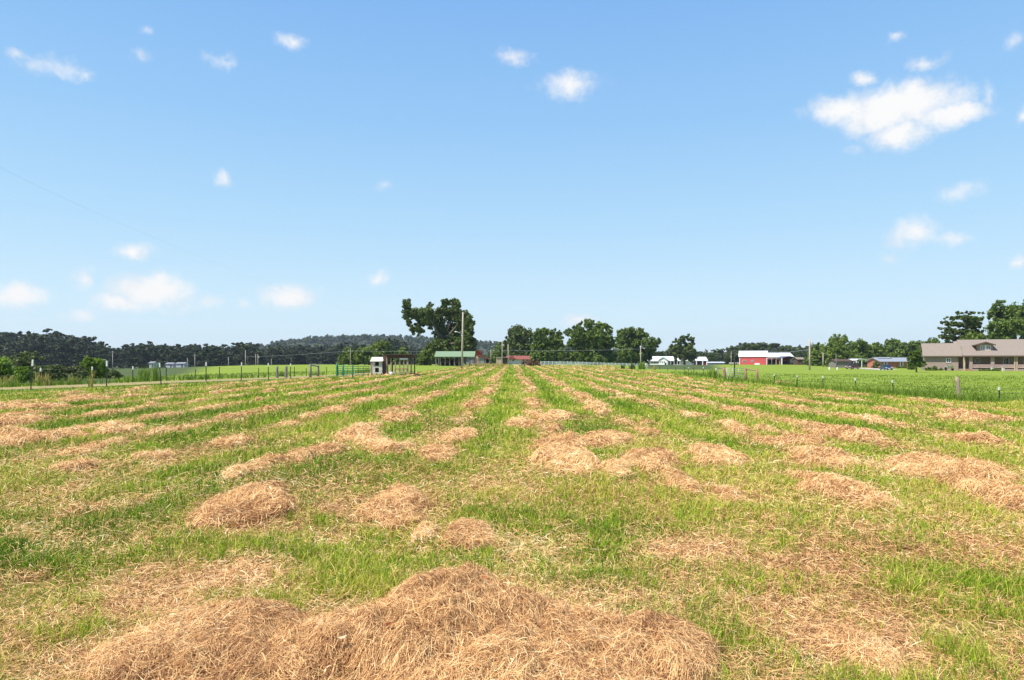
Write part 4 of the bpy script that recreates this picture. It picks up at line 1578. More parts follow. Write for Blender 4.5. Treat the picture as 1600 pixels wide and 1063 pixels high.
def brace(label, a, b_, m, y_gap=0, mid=False):
    """two posts and a top rail: one H brace; a, b_: (px, py, top)"""
    p = [hit(a[0], a[1]), hit(b_[0], b_[1])]
    root = thing('brace_frame', label, 'fence brace', p[0], 'timber braces at the gateways')
    tops = []
    for (px, py, top), (x, y, z) in zip((a, b_), p):
        h = zr(top, y) - z
        q = MB()
        q.tube([(x, y, z - .2), (x + .01, y, z + h * .5), (x, y, z + h), (x, y, z + h + .012)], [.11, .10, .095, .06], 9)
        q.put('post', m, root)
        tops.append((x, y, z + h - .1))
    q = MB()
    d = np.array(tops[1]) - np.array(tops[0])
    u = d / np.linalg.norm(d) * .1
    q.tube([np.array(tops[0]) + u, np.array(tops[1]) - u], [.055, .05], 8)
    q.put('rail', m, root)
    return p


brace('grey timber H brace on the left between the wire fence and green gate', (485, 590, 569), (497, 589, 571), M_GREYPOST)
brace('reddish timber H brace right of the grey pipe gate', (1165, 595.5, 575.5), (1183, 597.5, 577.5), M_REDPOST)


def pipe_gate(name, label, px0, py0, top0, px1, py1, top1, bars, m, r=.025):
    a, b_ = hit(px0, py0), hit(px1, py1)
    h0, h1 = zr(top0, a[1]) - a[2], zr(top1, b_[1]) - b_[2]
    root = thing(name, label, 'gate', a)
    A, B_ = np.array(a), np.array(b_)
    f = MB()
    lo, hi = .16, .97
    corners = [A + (0, 0, h0 * lo), A + (0, 0, h0 * hi), B_ + (0, 0, h1 * hi), B_ + (0, 0, h1 * lo)]
    f.tube([corners[0], corners[1]], r, 6).tube([corners[3], corners[2]], r, 6)
    f.put('frame', m, root)
    for i in range(bars):
        t = lo + (hi - lo) * i / (bars - 1)
        g = MB()
        g.tube([A + (0, 0, h0 * t), B_ + (0, 0, h1 * t)], r, 6)
        g.put('bar', m, root)
    g = MB()
    for t in (.33, .67):
        p = A + (B_ - A) * t
        hh = h0 + (h1 - h0) * t
        g.tube([p + (0, -.012, hh * lo), p + (0, -.012, hh * hi)], r * .8, 6)
    g.put('brace', m, root)
    return root


pipe_gate('green_gate', 'dark green tubular gate panel left of the white chicken coop', 551, 589, 572, 576.5, 588, 572, 5, M_GREENGATE, .03)
pipe_gate('green_gate', 'short dark green gate section running back between two green posts', 528, 588.5, 572, 550.5, 589, 572, 5, M_GREENGATE, .03)
GG = 'green posts of the left gateway'
wood_post('thick green painted gate post, leftmost of the green gateway', GG, 526.5, 588.5, 569, .10, 0, M_GREENGATE, 'gate_post')
wood_post('thinner green gate post in the middle of the green gateway', GG, 536.5, 588, 570, .07, 0, M_GREENGATE, 'gate_post')
wood_post('dark green post between the two green gate panels', GG, 551, 590, 570.5, .06, 0, M_GREENGATE, 'gate_post')
pipe_gate('pipe_gate', 'grey five bar pipe gate between wooden posts on the right', 1134.5, 594, 575, 1164, 594.5, 575.5, 6, M_GALV, .022)
wood_post('reddish double gate post at the left end of the pipe gate', GWP, 1132.5, 593.5, 574.5, .13, -3, M_REDPOST)
wood_post('pale chalky gate post tapering upward left of the pipe gate', GWP, 1120.5, 590, 576, .14, -3, M_OFFWHITE)
a, b_ = hit(1120.5, 590), hit(1131, 593)
q = MB()
q.tube([(a[0], a[1], zr(575.5, a[1])), (b_[0], b_[1], zr(576, b_[1]))], .045, 7)
tag(q.put('gate_rail', M_GREYPOST), 'grey rail joining the chalky post and reddish gate post', 'rail')
wood_post('stout weathered wooden fence post leaning left, tallest of the right fence', GWP, 1499.5, 622.5, 589.5, .10, -8, M_WOODPOST)
wood_post('pale short corner post beside bright weeds at the far end', GWP, 1010.5, 576.5, 568, .18, -10, M_OFFWHITE)
GP3 = 'white tipped steel posts of the right fence'
FR = [(1562, 629, 605, -2), (1396, 616, 594, -4), (1337, 611, 591, -2), (1286, 606, 587.5, -1.5), (1246, 603, 586.5, -2), (1210, 600, 584.5, -1)]
PR = [steel_post(f'white tipped dark steel post, {ORD[i]} from the right along the right fence', GP3, a, b_, t, ln) for i, (a, b_, t, ln) in enumerate(FR)]
xw, yw, zw = hit(1499.5, 622)
x, y, z = hit(1183, 597)
wires('wire_fence', 'thin wire strands of the right fence hung on white tipped posts', [(hit(1760, 645)) + (.9, 0), PR[0], (xw, yw, zw, .95, -8)] + PR[1:] + [(x, y, z, .95, 0)], (.35, .62, .9), group='wire strands of the fences')
FR2 = [(1099, 586, 573.5, 0), (1084, 585, 574, 0), (1076, 583.5, 574, 0), (1069, 582.5, 573, 0), (1056, 581, 574, 0), (1043, 581, 575, 0), (1031, 579, 571, 0)]
PR2 = [steel_post(f'tiny dark steel post, {ORD[i]} left of the chalky gate post along the far right fence', 'far steel posts of the right fence', a, b_, t, ln, i in (0, 2)) for i, (a, b_, t, ln) in enumerate(FR2)]
wires('wire_fence', 'fine wire strands from the chalky gate post to the far corner post', [(hit(1117, 590)) + (.9, 0)] + PR2, (.5, .92), group='wire strands of the fences')

# low plank fence along the far end and white rail fence behind it
for i, px in enumerate((783, 799, 809, 822, 862, 872, 880, 888, 897, 906, 916, 926, 936, 945, 955, 964)):
    steel_post('small dark wooden post of the wire fence closing the far end of the field', 'dark posts at the far end of the field', px, 0, 567.5 + (px % 3) * .4, 0, False, at(px, 172 + (px % 5)), M_GREYPOST)
b0, b1 = at(845, 205), at(1012, 215)
root = thing('rail_fence', 'long white rail fence under the far tree row', 'fence', b0)
nP = 30
for i in range(nP):
    t = i / (nP - 1)
    x, y = b0[0] + (b1[0] - b0[0]) * t, b0[1] + (b1[1] - b0[1]) * t
    z = tz(x, y)
    q = MB()
    q.box(x - .09, x + .09, y - .07, y + .07, z - .2, z + 1.2)
    q.put('post', M_WHITE, root)
for hh in (.25, .60, .95):
    q = MB()
    for i in range(nP - 1):
        t0, t1 = i / (nP - 1), (i + 1) / (nP - 1)
        xa, xb = b0[0] + (b1[0] - b0[0]) * t0, b0[0] + (b1[0] - b0[0]) * t1
        ya, yb = b0[1] + (b1[1] - b0[1]) * t0, b0[1] + (b1[1] - b0[1]) * t1
        za, zb = tz(xa, ya), tz(xb, yb)
        q.poly([(xa, ya - .075, za + hh), (xb, yb - .075, zb + hh), (xb, yb - .075, zb + hh + .15), (xa, ya - .075, za + hh + .15), (xa, ya - .11, za + hh), (xb, yb - .11, zb + hh), (xb, yb - .11, zb + hh + .15), (xa, ya - .11, za + hh + .15)],
               [(0, 1, 2, 3), (7, 6, 5, 4), (0, 4, 5, 1), (3, 2, 6, 7)])
    q.put('rail', M_WHITE, root)


# ------------------------------------------------------------------ poles and lines
def pole(label, px, Y, top, r=.13, arm=0.0, gear=False, lamp=False, m=None, base=None, name='utility_pole', group='poles standing about the fields', lean=0.):
    x, y, z = at(px, Y) if base is None else hit(px, base)
    h = zr(top, y) - z
    root = thing(name, label, 'pole', (x, y, z), group)
    b = MB()
    b.tube([(x, y, z - .5), (x + .02, y, z + h * .5), (x, y, z + h), (x, y, z + h + .02)], [r * 1.15, r, r * .8, r * .5], 9)
    b.put('shaft', m or M_POLE, root)
    if arm:
        c = MB()
        c.box(x - arm, x + arm, y - r - .14, y - r - .02, z + h - .55, z + h - .40)
        for s in (-.9, -.45, .45, .9):
            c.tube([(x + s * arm, y - r - .08, z + h - .40), (x + s * arm, y - r - .08, z + h - .18)], [.06, .04], 6)
        c.put('crossarm', M_GREYPOST, root)
    if gear:
        c = MB()
        c.tube([(x + r + .28, y - .05, z + h * .80 - .5), (x + r + .28, y - .05, z + h * .80 + .45)], .26, 10)
        c.box(x + r * .8, x + r + .06, y - .1, y, z + h * .78, z + h * .80)
        c.put('transformer', M_GREYWALL, root)
    if lamp:
        c = MB()
        c.tube([(x, y - r, z + h * .62), (x - .9, y - r, z + h * .66)], .03, 6)
        c.blob((x - 1.0, y - r, z + h * .655), (.22, .14, .10))
        c.put('lamp', M_LAMP, root)
    root.rotation_euler = (0, radians(lean), 0)
    return (x, y, z + h)


T0 = pole('tall bare pole standing alone in the field before the spreading oak', 721.5, 0, 488, .14, 0, False, True, base=577.5, lean=1.2)
pole('tall wooden power pole with a grey transformer at the right lawn', 1265, 0, 529, .15, .0, True, base=578.5)
pole('thin pole left of the red roofed house, taller of the pair', 784.5, 215, 532.5, .14, 0, True)
pole('thin pale pole in front of the red roofed house, shorter of the pair', 794, 190, 538.5, .12)
pole('short pole beside the rusty tin barn with bright weeds', 767, 210, 546, .11)
T1 = pole('pale pole in front of the browned tree at the end of the rail fence', 1001, 205, 541, .16, 0, False)
pole('black and silver banded light pole right behind the pipe gate', 1147.5, 0, 545, .06, 0, False, False, m=M_STEEL, base=591)
pole('thin light pole left of the red barn', 1142.5, 250, 549.5, .10)
pole('pale pole among the bright trees right of the brown shed', 1286, 235, 551.5, .17)
pole('wooden pole with a crossarm before the left woods, farthest left', 176, 330, 549, .16, 1.5)
pole('wooden pole with a crossarm near the small white houses', 304.5, 330, 554, .16, 1.5)
T2 = pole('bare pole with a small top bend in the left woods, standing tallest there', 383.5, 300, 547.5, .16)
pole('short pole left of the tallest pole in the left woods', 357, 320, 558, .14)
pole('left pole of the close pair before the left woods', 399.5, 310, 553.5, .13)
pole('right pole of the close pair before the left woods', 403, 312, 553.5, .13, 0, True)
pole('short pole right of the close pair before the left woods', 424, 330, 561, .13)
pole('pale thin pole rising before the pale green trees', 547.5, 210, 545, .10)
pole('thin pole at the right end of the row of small white houses', 293, 335, 560, .13)
pole('dark leaning pole by the road in front of the ranch house shed', 1306.5, 190, 553, .10, m=M_GREYPOST)


def cable(label, pts, sag, r=.02, m=None):
    b = MB()
    for i in range(len(pts) - 1):
        p, q = np.array(pts[i], float), np.array(pts[i + 1], float)
        n = 14
        b.tube([p + (q - p) * k / n - np.array([0, 0, sag * 4 * (k / n) * (1 - k / n)]) for k in range(n + 1)], r, 5)
    return tag(b.put('power_cable', m or M_CABLE), label, 'cable', 'overhead cables')


def P3(px, py, Y):
    return (xr(px, Y), Y, zr(py, Y))


cable('pale cable crossing low in front of the left woods to the rail fence pole', [P3(383.5, 558, 300), P3(547.5, 548.5, 209), P3(784.5, 548, 214), (T1[0], T1[1] - .2, zr(545.5, 205))], .25, .03)
cable('dark overhead cable dropping from the upper left sky to the tall bare pole', [P3(-60, 232, 17), P3(190, 350, 28), P3(416, 442, 46), P3(500, 471, 66), P3(610, 499, 88), (T0[0], T0[1] - .15, T0[2] - .4)], .05, .0015, mat('black_cable', (.16, .17, .18), (.12, .12, .13), 2, .6))
cable('grey cable between the pale rail fence pole and the tall right power pole', [(T1[0], T1[1] - .2, zr(543, 205)), P3(1147.5, 553, 260), P3(1264, 546, 128)], .5, .018)
cable('twin grey cable above the red barn roof reaching the tall right power pole', [P3(1100, 545, 330), P3(1200, 548, 290), P3(1264, 547.5, 128)], .4, .025)

# ------------------------------------------------------------------ buildings
xr_plain = xr


def window(parent, px0, px1, py0, py1, Y, yf, frame=M_WHITE, nx=2, ny=2, th=.07, name='window'):
    x0, x1 = xr(px0, Y), xr(px1, Y)
    z1, z0 = zr(py0, Y), zr(py1, Y)
    w = .09
    b = MB()
    b.box(x0 - w, x1 + w, yf - th, yf - .004, z1, z1 + w)
    b.box(x0 - w, x1 + w, yf - th, yf - .004, z0 - w, z0)
    b.box(x0 - w, x0, yf - th, yf - .004, z0 + .001, z1 - .001)
    b.box(x1, x1 + w, yf - th, yf - .004, z0 + .001, z1 - .001)
    for i in range(1, nx):
        xc = x0 + (x1 - x0) * i / nx
        b.box(xc - .03, xc + .03, yf - th + .006, yf - .004, z0 + .001, z1 - .001)
    for i in range(1, ny):
        zc = z0 + (z1 - z0) * i / ny
        for k in range(nx):
            xa = x0 + (x1 - x0) * k / nx + (.031 if k else 0)
            xb = x0 + (x1 - x0) * (k + 1) / nx - (.031 if k < nx - 1 else 0)
            b.box(xa, xb, yf - th + .009, yf - .004, zc - .02, zc + .02)
    f = b.put(name, frame, parent)
    g = MB()
    g.box(x0 + .002, x1 - .002, yf - .03, yf - .006, z0 + .002, z1 - .002)
    g.put('pane', M_GLASS, f)
    return f


def shell(parent, x0, x1, y0, y1, zb, ze, zrg, m, name='wall'):
    """solid gabled body, ridge along x"""
    ym = (y0 + y1) / 2
    b = MB()
    b.prism_x([(y0, zb), (y1, zb), (y1, ze), (ym, zrg), (y0, ze)], x0, x1)
    return b.put(name, m, parent)


def gable_roof(parent, x0, x1, y0, y1, ze, zrg, m, oh=.45, th=.16, name='roof'):
    ym = (y0 + y1) / 2
    s = (zrg - ze) / (ym - y0)
    b = MB()
    b.roof_x([(y0 - oh, ze - oh * s + .02), (ym, zrg + .02), (y1 + oh, ze - oh * s + .02)], x0 - oh, x1 + oh, th)
    return b.put(name, m, parent)


# --- chicken coop and run
Yc = 67.0
x0, x1 = xr(579.5, Yc), xr(597, Yc)
zb = tz((x0 + x1) / 2, Yc)
root = thing('chicken_coop', 'small white chicken coop on legs with two dark openings, left of the brown pen', 'chicken coop', ((x0 + x1) / 2, Yc, zb))
d = 1.3
z0, z1 = zr(583.5, Yc), zr(565.2, Yc)
op = [(xr(586, Yc), xr(591.5, Yc), zr(571.8, Yc), zr(565.8, Yc)), (xr(586.6, Yc), xr(592, Yc), zr(582, Yc), zr(575, Yc))]
b = MB()
b.box(x0, op[0][0], Yc, Yc + .05, z0, z1)
b.box(op[1][1], x1, Yc, Yc + .05, z0, z1)
b.box(op[0][0] + .001, op[1][1] - .001, Yc + .003, Yc + .05, op[1][3], op[0][2])
b.box(op[0][0] + .001, op[1][1] - .001, Yc + .003, Yc + .05, z0, op[1][2])
b.box(op[0][0] + .001, op[1][1] - .001, Yc + .003, Yc + .05, op[0][3], z1 - .001)
b.box(x0, x0 + .05, Yc + .051, Yc + d, z0, z1 - .001)
b.box(x1 - .05, x1, Yc + .051, Yc + d, z0, z1 - .001)
b.box(x0 + .051, x1 - .051, Yc + d - .05, Yc + d - .002, z0, z1 - .002)
b.box(x0 + .051, x1 - .051, Yc + .051, Yc + d - .052, z0 + .002, z0 + .05)
b.put('body', M_OFFWHITE, root)
b = MB()
b.box(x0 + .07, x1 - .07, Yc + .30, Yc + .34, z0 + .06, z1 - .02)
b.put('interior', M_DARKIN, root)
for (a0, a1, b0_, b1_) in op:
    q = MB()
    for k in range(1, 4):
        xx = a0 + (a1 - a0) * k / 4
        q.box(xx - .008, xx + .008, Yc + .01, Yc + .02, b0_, b1_)
    q.put('wire_door', M_STEEL, root)
b = MB()
b.roof_x([(Yc - .18, zr(565.2, Yc)), (Yc + .75, zr(558.8, Yc)), (Yc + d + .15, zr(562, Yc))], x0 - .05, x1 + .12, .05)
b.put('roof', M_OFFWHITE, root)
for xx in (x0 + .08, (x0 + x1) / 2, x1 - .08):
    q = MB()
    q.box(xx - .05, xx + .05, Yc + .06, Yc + .16, zb - .1, z0 - .001)
    q.put('leg', M_GREYPOST, root)
b = MB()
b.box(x0 - .01, x0 + .1, Yc - .03, Yc - .002, z0, z1)
b.put('corner_trim', mat('pinkish_trim', (.46, .22, .24), (.3, .14, .15), 6, .8), root)

Yp = 67.2
root = thing('chicken_pen', 'brown timber chicken run of upright posts under a flat dark roof', 'animal pen', (xr(622, Yp), Yp, zb))
zt = zr(553, Yp)
dp = 2.6
for px in (604.5, 611, 617.8, 624.6, 630.8, 636.8, 642.4):
    q = MB()
    x = xr(px, Yp)
    w = .055 if px != 636.8 else .09
    q.box(x - w, x + w, Yp - .05, Yp + .05, zb - .2, zt - .16)
    q.put('post', M_BROWNWALL if px in (642.4,) else M_WOODPOST, root)
for px in (606, 624, 642):
    q = MB()
    x = xr(px, Yp)
    q.box(x - .05, x + .05, Yp + dp - .05, Yp + dp + .05, zb - .2, zt - .42)
    q.put('post', M_BROWNWALL, root)
b = MB()
b.roof_x([(Yp - .3, zt - .12), (Yp + dp + .25, zt - .38)], xr(602.5, Yp), xr(644, Yp), .06)
b.put('roof', M_BROWNWALL, root)
b = MB()
b.box(xr(604, Yp), xr(642.5, Yp), Yp - .056, Yp - .0, zt - .42, zt - .161)
b.put('fascia', M_BROWNWALL, root)
b = MB()
b.box(xr(598.4, Yp), xr(603.6, Yp), Yp - .02, Yp + .04, zb, zt - .15)
b.box(xr(598.4, Yp), xr(598.4, Yp) + .05, Yp + .041, Yp + dp, zb, zt - .3)
b.put('plank_wall', M_BROWNWALL, root)
b = MB()
b.box(xr(624.5, Yp), xr(636.9, Yp), Yp - .08, Yp - .051, zr(562.2, Yp), zr(560, Yp))
b.put('board', M_WHITE, root)
b = MB()
b.box(xr(617.6, Yp), xr(637, Yp), Yp - .09, Yp - .053, zr(577.5, Yp), zr(576, Yp))
b.put('low_rail', M_REDPOST, root)
x = xr(611.5, Yp - .9)
b = MB()
zq = tz(x, Yp - .9)
b.lathe((x, Yp - .9, zq), [(.13, 0), (.15, .18), (.17, .36), (.15, .361), (.02, .34)])
tag(b.put('bucket', M_WHITE), 'white bucket on the grass in front of the chicken pen', 'bucket')

# --- open pavilion with a green roof
Yv = 151.0
xa, xb = xr(681, Yv), xr(739, Yv)
zb = tz((xa + xb) / 2, Yv)
dv = 6.0
root = thing('pavilion', 'open sided pavilion with a pale green metal roof behind the tall bare pole', 'pavilion', ((xa + xb) / 2, Yv, zb))
ze, zg = zr(558, Yv), zr(549.8, Yv + dv / 2)
b = MB()
b.roof_x([(Yv - .5, ze), (Yv + dv / 2, zg), (Yv + dv + .5, ze)], xa - .3, xb + .4, .1)
b.put('roof', M_GREENROOF, root)
for i in range(9):
    for yy in (Yv, Yv + dv):
        x = xa + (xb - xa) * i / 8
        q = MB()
        q.box(x - .09, x + .09, yy - .09, yy + .09, zb - .4, ze + .1)
        q.put('post', M_GREYPOST, root)
b = MB()
b.box(xa + .3, xb - 3, Yv + dv - .4, Yv + dv - .3, zb - .2, zb + 1.5)
b.put('back_wall', M_DARKIN, root)
for i, (p, w_, lb) in enumerate(((699, 3, 'dark covered trailer parked under the green roofed pavilion'), (711, 4, 'low dark implement under the right half of the pavilion'))):
    x = xr(p, Yv + 2)
    b = MB()
    b.box(x - 1.3, x + 1.3, Yv + 1.6, Yv + 3.2, zb + .45, zb + 1.15)
    b.prism_x([(Yv + 1.7, zb + 1.151), (Yv + 3.1, zb + 1.151), (Yv + 2.8, zb + 1.5), (Yv + 2.1, zb + 1.5)], x - .9, x + .8)
    r2 = thing('farm_trailer', lb, 'trailer', (x, Yv + 2.4, zb))
    b.put('body', M_BROWNWALL, r2)
    for s in (-.8, .8):
        q = MB()
        q.tube([(x + s, Yv + 1.4, zb + .36), (x + s, Yv + 1.62, zb + .36)], .36, 12)
        q.put('wheel', M_TYRE, r2)

# --- pale tank shed and red tin barn
Yr = 160.0
root = thing('tin_shed', 'pale grey tin shed under the right end of the green pavilion roof', 'shed', at(735, Yr))
zb = root.location[2]
b = MB()
xa, xb = xr(728, Yr), xr(742, Yr)
b.prism_y([(xa, zb - .4), (xb, zb - .4), (xb, zr(559.2, Yr)), (xr(738, Yr), zr(558.8, Yr)), (xr(731, Yr), zr(559.5, Yr)), (xa, zr(562.5, Yr))], Yr, Yr + 3)
b.put('wall', M_GREYWALL, root)
b = MB()
b.roof_y([(xa - .2, zr(562.8, Yr)), (xr(731, Yr), zr(559.4, Yr)), (xr(738, Yr), zr(558.7, Yr)), (xb + .2, zr(559, Yr))], Yr - .2, Yr + 3.2, .08)
b.put('roof', M_GREYWALL, root)
Yb = 185.0
root = thing('tin_barn', 'small rusty red tin barn with a raised top and a sloping side roof', 'barn', at(752, Yb))
zb = root.location[2]
k = Yb / F
b = MB()
b.prism_y([(xr(740.5, Yb), zb - .4), (xr(751.5, Yb), zb - .4), (xr(751.5, Yb), zr(550, Yb)), (xr(745, Yb), zr(549, Yb)), (xr(740.5, Yb), zr(552, Yb))], Yb, Yb + 7)
b.put('wall', M_RUST, root)
b = MB()
b.roof_y([(xr(739, Yb), zr(552.8, Yb)), (xr(744, Yb), zr(548.6, Yb)), (xr(752.5, Yb), zr(549.3, Yb))], Yb - .4, Yb + 7.4, .1)
b.put('upper_roof', M_RUST, root)
b = MB()
b.roof_y([(xr(745, Yb), zr(556.2, Yb)), (xr(755, Yb), zr(558.3, Yb)), (xr(766, Yb), zr(562, Yb))], Yb - 2.2, Yb + 6, .1)
b.put('lower_roof', M_RUST, root)
b = MB()
b.prism_y([(xr(745.5, Yb), zb - .4), (xr(757, Yb), zb - .4), (xr(757, Yb), zr(559.4, Yb)), (xr(745.5, Yb), zr(556.8, Yb))], Yb - 1.8, Yb - .01)
b.put('lean_to_wall', M_GREYWALL, root)
for px in (759, 765):
    q = MB()
    x = xr(px, Yb)
    q.box(x - .1, x + .1, Yb - 2, Yb - 1.8, zb - .4, zr(562 if px > 762 else 560.2, Yb))
    q.put('post', M_GREYPOST, root)
b = MB()
b.box(xr(757.2, Yb), xr(765, Yb), Yb + 1, Yb + 1.1, zb - .4, zr(562.2, Yb))
b.put('rear_wall', M_DARKIN, root)
b = MB()
b.tube([(xr(744, Yb), Yb - 2.5, zr(557, Yb)), (xr(750, Yb), Yb - 2.5, zr(565, Yb))], .12, 6)
b.tube([(xr(745.5, Yb), Yb - 2.5, zr(556.5, Yb)), (xr(752, Yb), Yb - 2.5, zr(565, Yb))], .12, 6)
tag(b.put('leaning_beams', M_WOODPOST), 'two pale beams leaning against the rusty tin barn front', 'beam')
x, y, z = at(757.5, 150)
b = MB()
b.lathe((x, y, z), [(.28, 0), (.33, .25), (.36, .55), (.31, .551), (.05, .5)])
tag(b.put('feed_tub', M_WHITE), 'small white tub in the yellow weeds before the rusty tin barn', 'tub')

# --- red roofed house with tan block annex
Yh = 255.0
root = thing('cottage', 'low white cottage with red shingle roof and tan block annex', 'house', at(800, Yh))
zb = root.location[2]
shell(root, xr(793, Yh), xr(827, Yh), Yh, Yh + 7, zb - .4, zr(561.3, Yh), zr(556.8, Yh), mat('lilac_white_wall', (.62, .60, .68), (.5, .48, .55), 2, .8))
gable_roof(root, xr(793.5, Yh), xr(827, Yh), Yh, Yh + 7, zr(561.3, Yh), zr(556.8, Yh), M_REDROOF, .6)
b = MB()
b.prism_y([(xr(792, Yh), zr(561.0, Yh)), (xr(806, Yh), zr(561.0, Yh)), (xr(800, Yh), zr(555.4, Yh))], Yh - .7, Yh + 3.4)
b.put('front_gable_roof', M_REDROOF, root)
b = MB()
b.box(xr(775.5, Yh), xr(785.5, Yh), Yh - 1, Yh + 5, zb - .4, zr(558.8, Yh))
b.put('block_annex', M_TANWALL, root)
b = MB()
b.box(xr(785.5, Yh) + .01, xr(793, Yh) - .01, Yh - .6, Yh + 5, zb - .4, zr(559.6, Yh))
b.put('garage_bay', M_BROWNWALL, root)
b = MB()
b.box(xr(775, Yh), xr(793.4, Yh), Yh - 1.3, Yh + 5.3, zr(558.8, Yh) + .01, zr(558.1, Yh))
b.put('annex_roof', M_PINKWALL, root)
for a, c in ((800.5, 803), (822, 825.5)):
    window(root, a, c, 562.3, 564.8, Yh, Yh, nx=1, ny=1)
b = MB()
b.box(xr(817, Yh), xr(819.6, Yh), Yh - .05, Yh - .003, zb, zr(562, Yh))
b.put('door', M_DARKIN, root)


# --- cars
def car(label, px, Y, rz, paint, name='parked_car', group=None, suv=False):
    x, y, z = at(px, Y)
    root = thing(name, label, 'car', (x, y, z), group)
    L_, W_, H_ = 4.5, 1.8, (1.7 if suv else 1.45)
    prof = [(-2.25, .45), (-2.2, .82), (-1.9, .92), (-1.2, .98), (1.1, .95), (1.9, .86), (2.22, .7), (2.25, .42), (1.9, .28), (-1.95, .28)]
    b = MB()
    b.prism_x([(y + p, z + q) for p, q in prof], x - W_ / 2, x + W_ / 2)
    b.put('body', paint, root)
    r_ = -1.75 if suv else -1.35
    cab = [(r_ - .3, .96), (r_, H_ - .06), (r_ + .3, H_), (.35, H_), (.55, H_ - .06), (1.15, .94)]
    b = MB()
    b.prism_x([(y + p, z + q) for p, q in cab], x - W_ / 2 + .12, x + W_ / 2 - .12)
    b.put('cabin', M_GLASS, root)
    b = MB()
    b.box(x - W_ / 2 + .10, x + W_ / 2 - .10, y + r_ + .05, y + .50, z + H_ - .055, z + H_ + .02)
    for s in (-1, 1):
        for q, p in ((r_ - .2, .0), (-.4, 0), (.5, .5)):
            xx = x + s * (W_ / 2 - .115)
            b.poly([(xx - .02, y + q, z + .95), (xx + .02, y + q, z + .95), (xx + .02, y + q + .1, z + .95), (xx - .02, y + q + .1, z + .95),
                    (xx - .02, y + q - p * .5 + .12, z + H_ - .05), (xx + .02, y + q - p * .5 + .12, z + H_ - .05), (xx + .02, y + q - p * .5 + .22, z + H_ - .05), (xx - .02, y + q - p * .5 + .22, z + H_ - .05)],
                   [(0, 1, 5, 4), (1, 2, 6, 5), (2, 3, 7, 6), (3, 0, 4, 7)])
    b.put('roof', paint, root)
    for s in (-1, 1):
        for yy in (-1.4, 1.4):
            q = MB()
            xx = x + s * (W_ / 2 - .1)
            q.tube([(xx - .11, y + yy, z + .33), (xx + .115, y + yy, z + .33)], .33, 14)
            wq = q.put('wheel', M_TYRE, root)
            q = MB()
            q.tube([(xx + s * .10, y + yy, z + .33), (xx + s * .125, y + yy, z + .33)], .2, 10)
            q.put('rim', M_GALV, wq)
        for yy, m in ((-2.24, mat('red_lamp', (.4, .02, .02), (.3, .015, .015), 3, .2)), (2.2, M_LAMP)):
            q = MB()
            q.box(x + s * .62 - .2, x + s * .62 + .2, y + yy - .03, y + yy + .05, z + .62, z + .78)
            q.put('tail_lamp' if yy < 0 else 'headlight', m, root)
    q = MB()
    q.box(x - .28, x + .28, y + 2.24, y + 2.275, z + .46, z + .58)
    q.put('number_plate', M_CAP, root)
    root.rotation_euler = (0, 0, rz)
    return root


car('dark blue car parked in front of the red brick ranch house', 1384.5, 168, radians(168), M_BLUECAR)
car('silver car top showing over the pasture crest, left of two', 489.5, 300, radians(80), M_SILVER, group='silver cars far left')
car('silver car top showing over the pasture crest, right of two', 501, 305, radians(100), M_SILVER, group='silver cars far left')
car('dark car parked in shade under the loose crowned tree', 857, 216, radians(75), M_BLACKCAR)
tr = car('maroon truck with an upright rack parked by the grey ranch shed', 1332, 200, radians(120), M_REDCAR, 'parked_truck', suv=True)
q = MB()
x, y, z = tr.location
for dx in (-.7, 0, .7):
    q.tube([(x + dx, y - 1.7, z + .95), (x + dx, y - 1.7, z + 2.1)], .05, 6)
q.tube([(x - .75, y - 1.7, z + 2.1), (x + .75, y - 1.7, z + 2.1)], .05, 6)
q.put('rack', M_GALV, tr)

# --- white farmhouse
Yw = 345.0
root = thing('farmhouse', 'white farmhouse with a pale metal roof and front gable on the dark green lawn', 'house', at(1045, Yw))
zb = root.location[2]
shell(root, xr(1015, Yw), xr(1079, Yw), Yw, Yw + 8, zb - .5, zr(563.6, Yw), zr(558, Yw), M_WHITE)
gable_roof(root, xr(1014, Yw), xr(1079, Yw), Yw, Yw + 8, zr(563.6, Yw), zr(557.6, Yw), M_WHITEROOF, .8, .2)
b = MB()
xa, xb = xr(1031.5, Yw), xr(1044.8, Yw)
b.prism_y([(xa, zb - .5), (xb, zb - .5), (xb, zr(563, Yw)), ((xa + xb) / 2, zr(558.9, Yw)), (xa, zr(563, Yw))], Yw - 3, Yw + 2)
b.put('gable_wall', M_WHITE, root)
b = MB()
b.roof_y([(xa - .6, zr(563.6, Yw)), ((xa + xb) / 2, zr(558.4, Yw)), (xb + .6, zr(563.6, Yw))], Yw - 3.5, Yw + 4, .2)
b.put('gable_roof', M_WHITEROOF, root)
for i in range(4):
    window(root, 1033.0 + i * 2.9, 1034.4 + i * 2.9, 564.6, 567.2, Yw - 3, Yw - 3, nx=1, ny=2)
for i in range(3):
    window(root, 1017 + i * 4.2, 1020.4 + i * 4.2, 564.6, 567.5, Yw, Yw, nx=1, ny=1)
b = MB()
b.box(xr(1046, Yw), xr(1063, Yw), Yw - .06, Yw - .004, zr(569, Yw), zr(564, Yw))
b.put('porch_dark_panel', M_DARKIN, root)  # flat near-black panel on the wall beneath the porch roof
for px in (1049, 1054, 1059, 1063, 1070):
    q = MB()
    x = xr(px, Yw)
    q.box(x - .1, x + .1, Yw - 1.6, Yw - 1.4, zb - .3, zr(563.8, Yw))
    q.put('porch_post', M_WHITE, root)
b = MB()
b.roof_x([(Yw - 1.8, zr(564.2, Yw)), (Yw + .5, zr(562.8, Yw))], xr(1046, Yw), xr(1076, Yw), .12)
b.put('porch_roof', M_WHITEROOF, root)
root.rotation_euler = (0, 0, radians(-24))
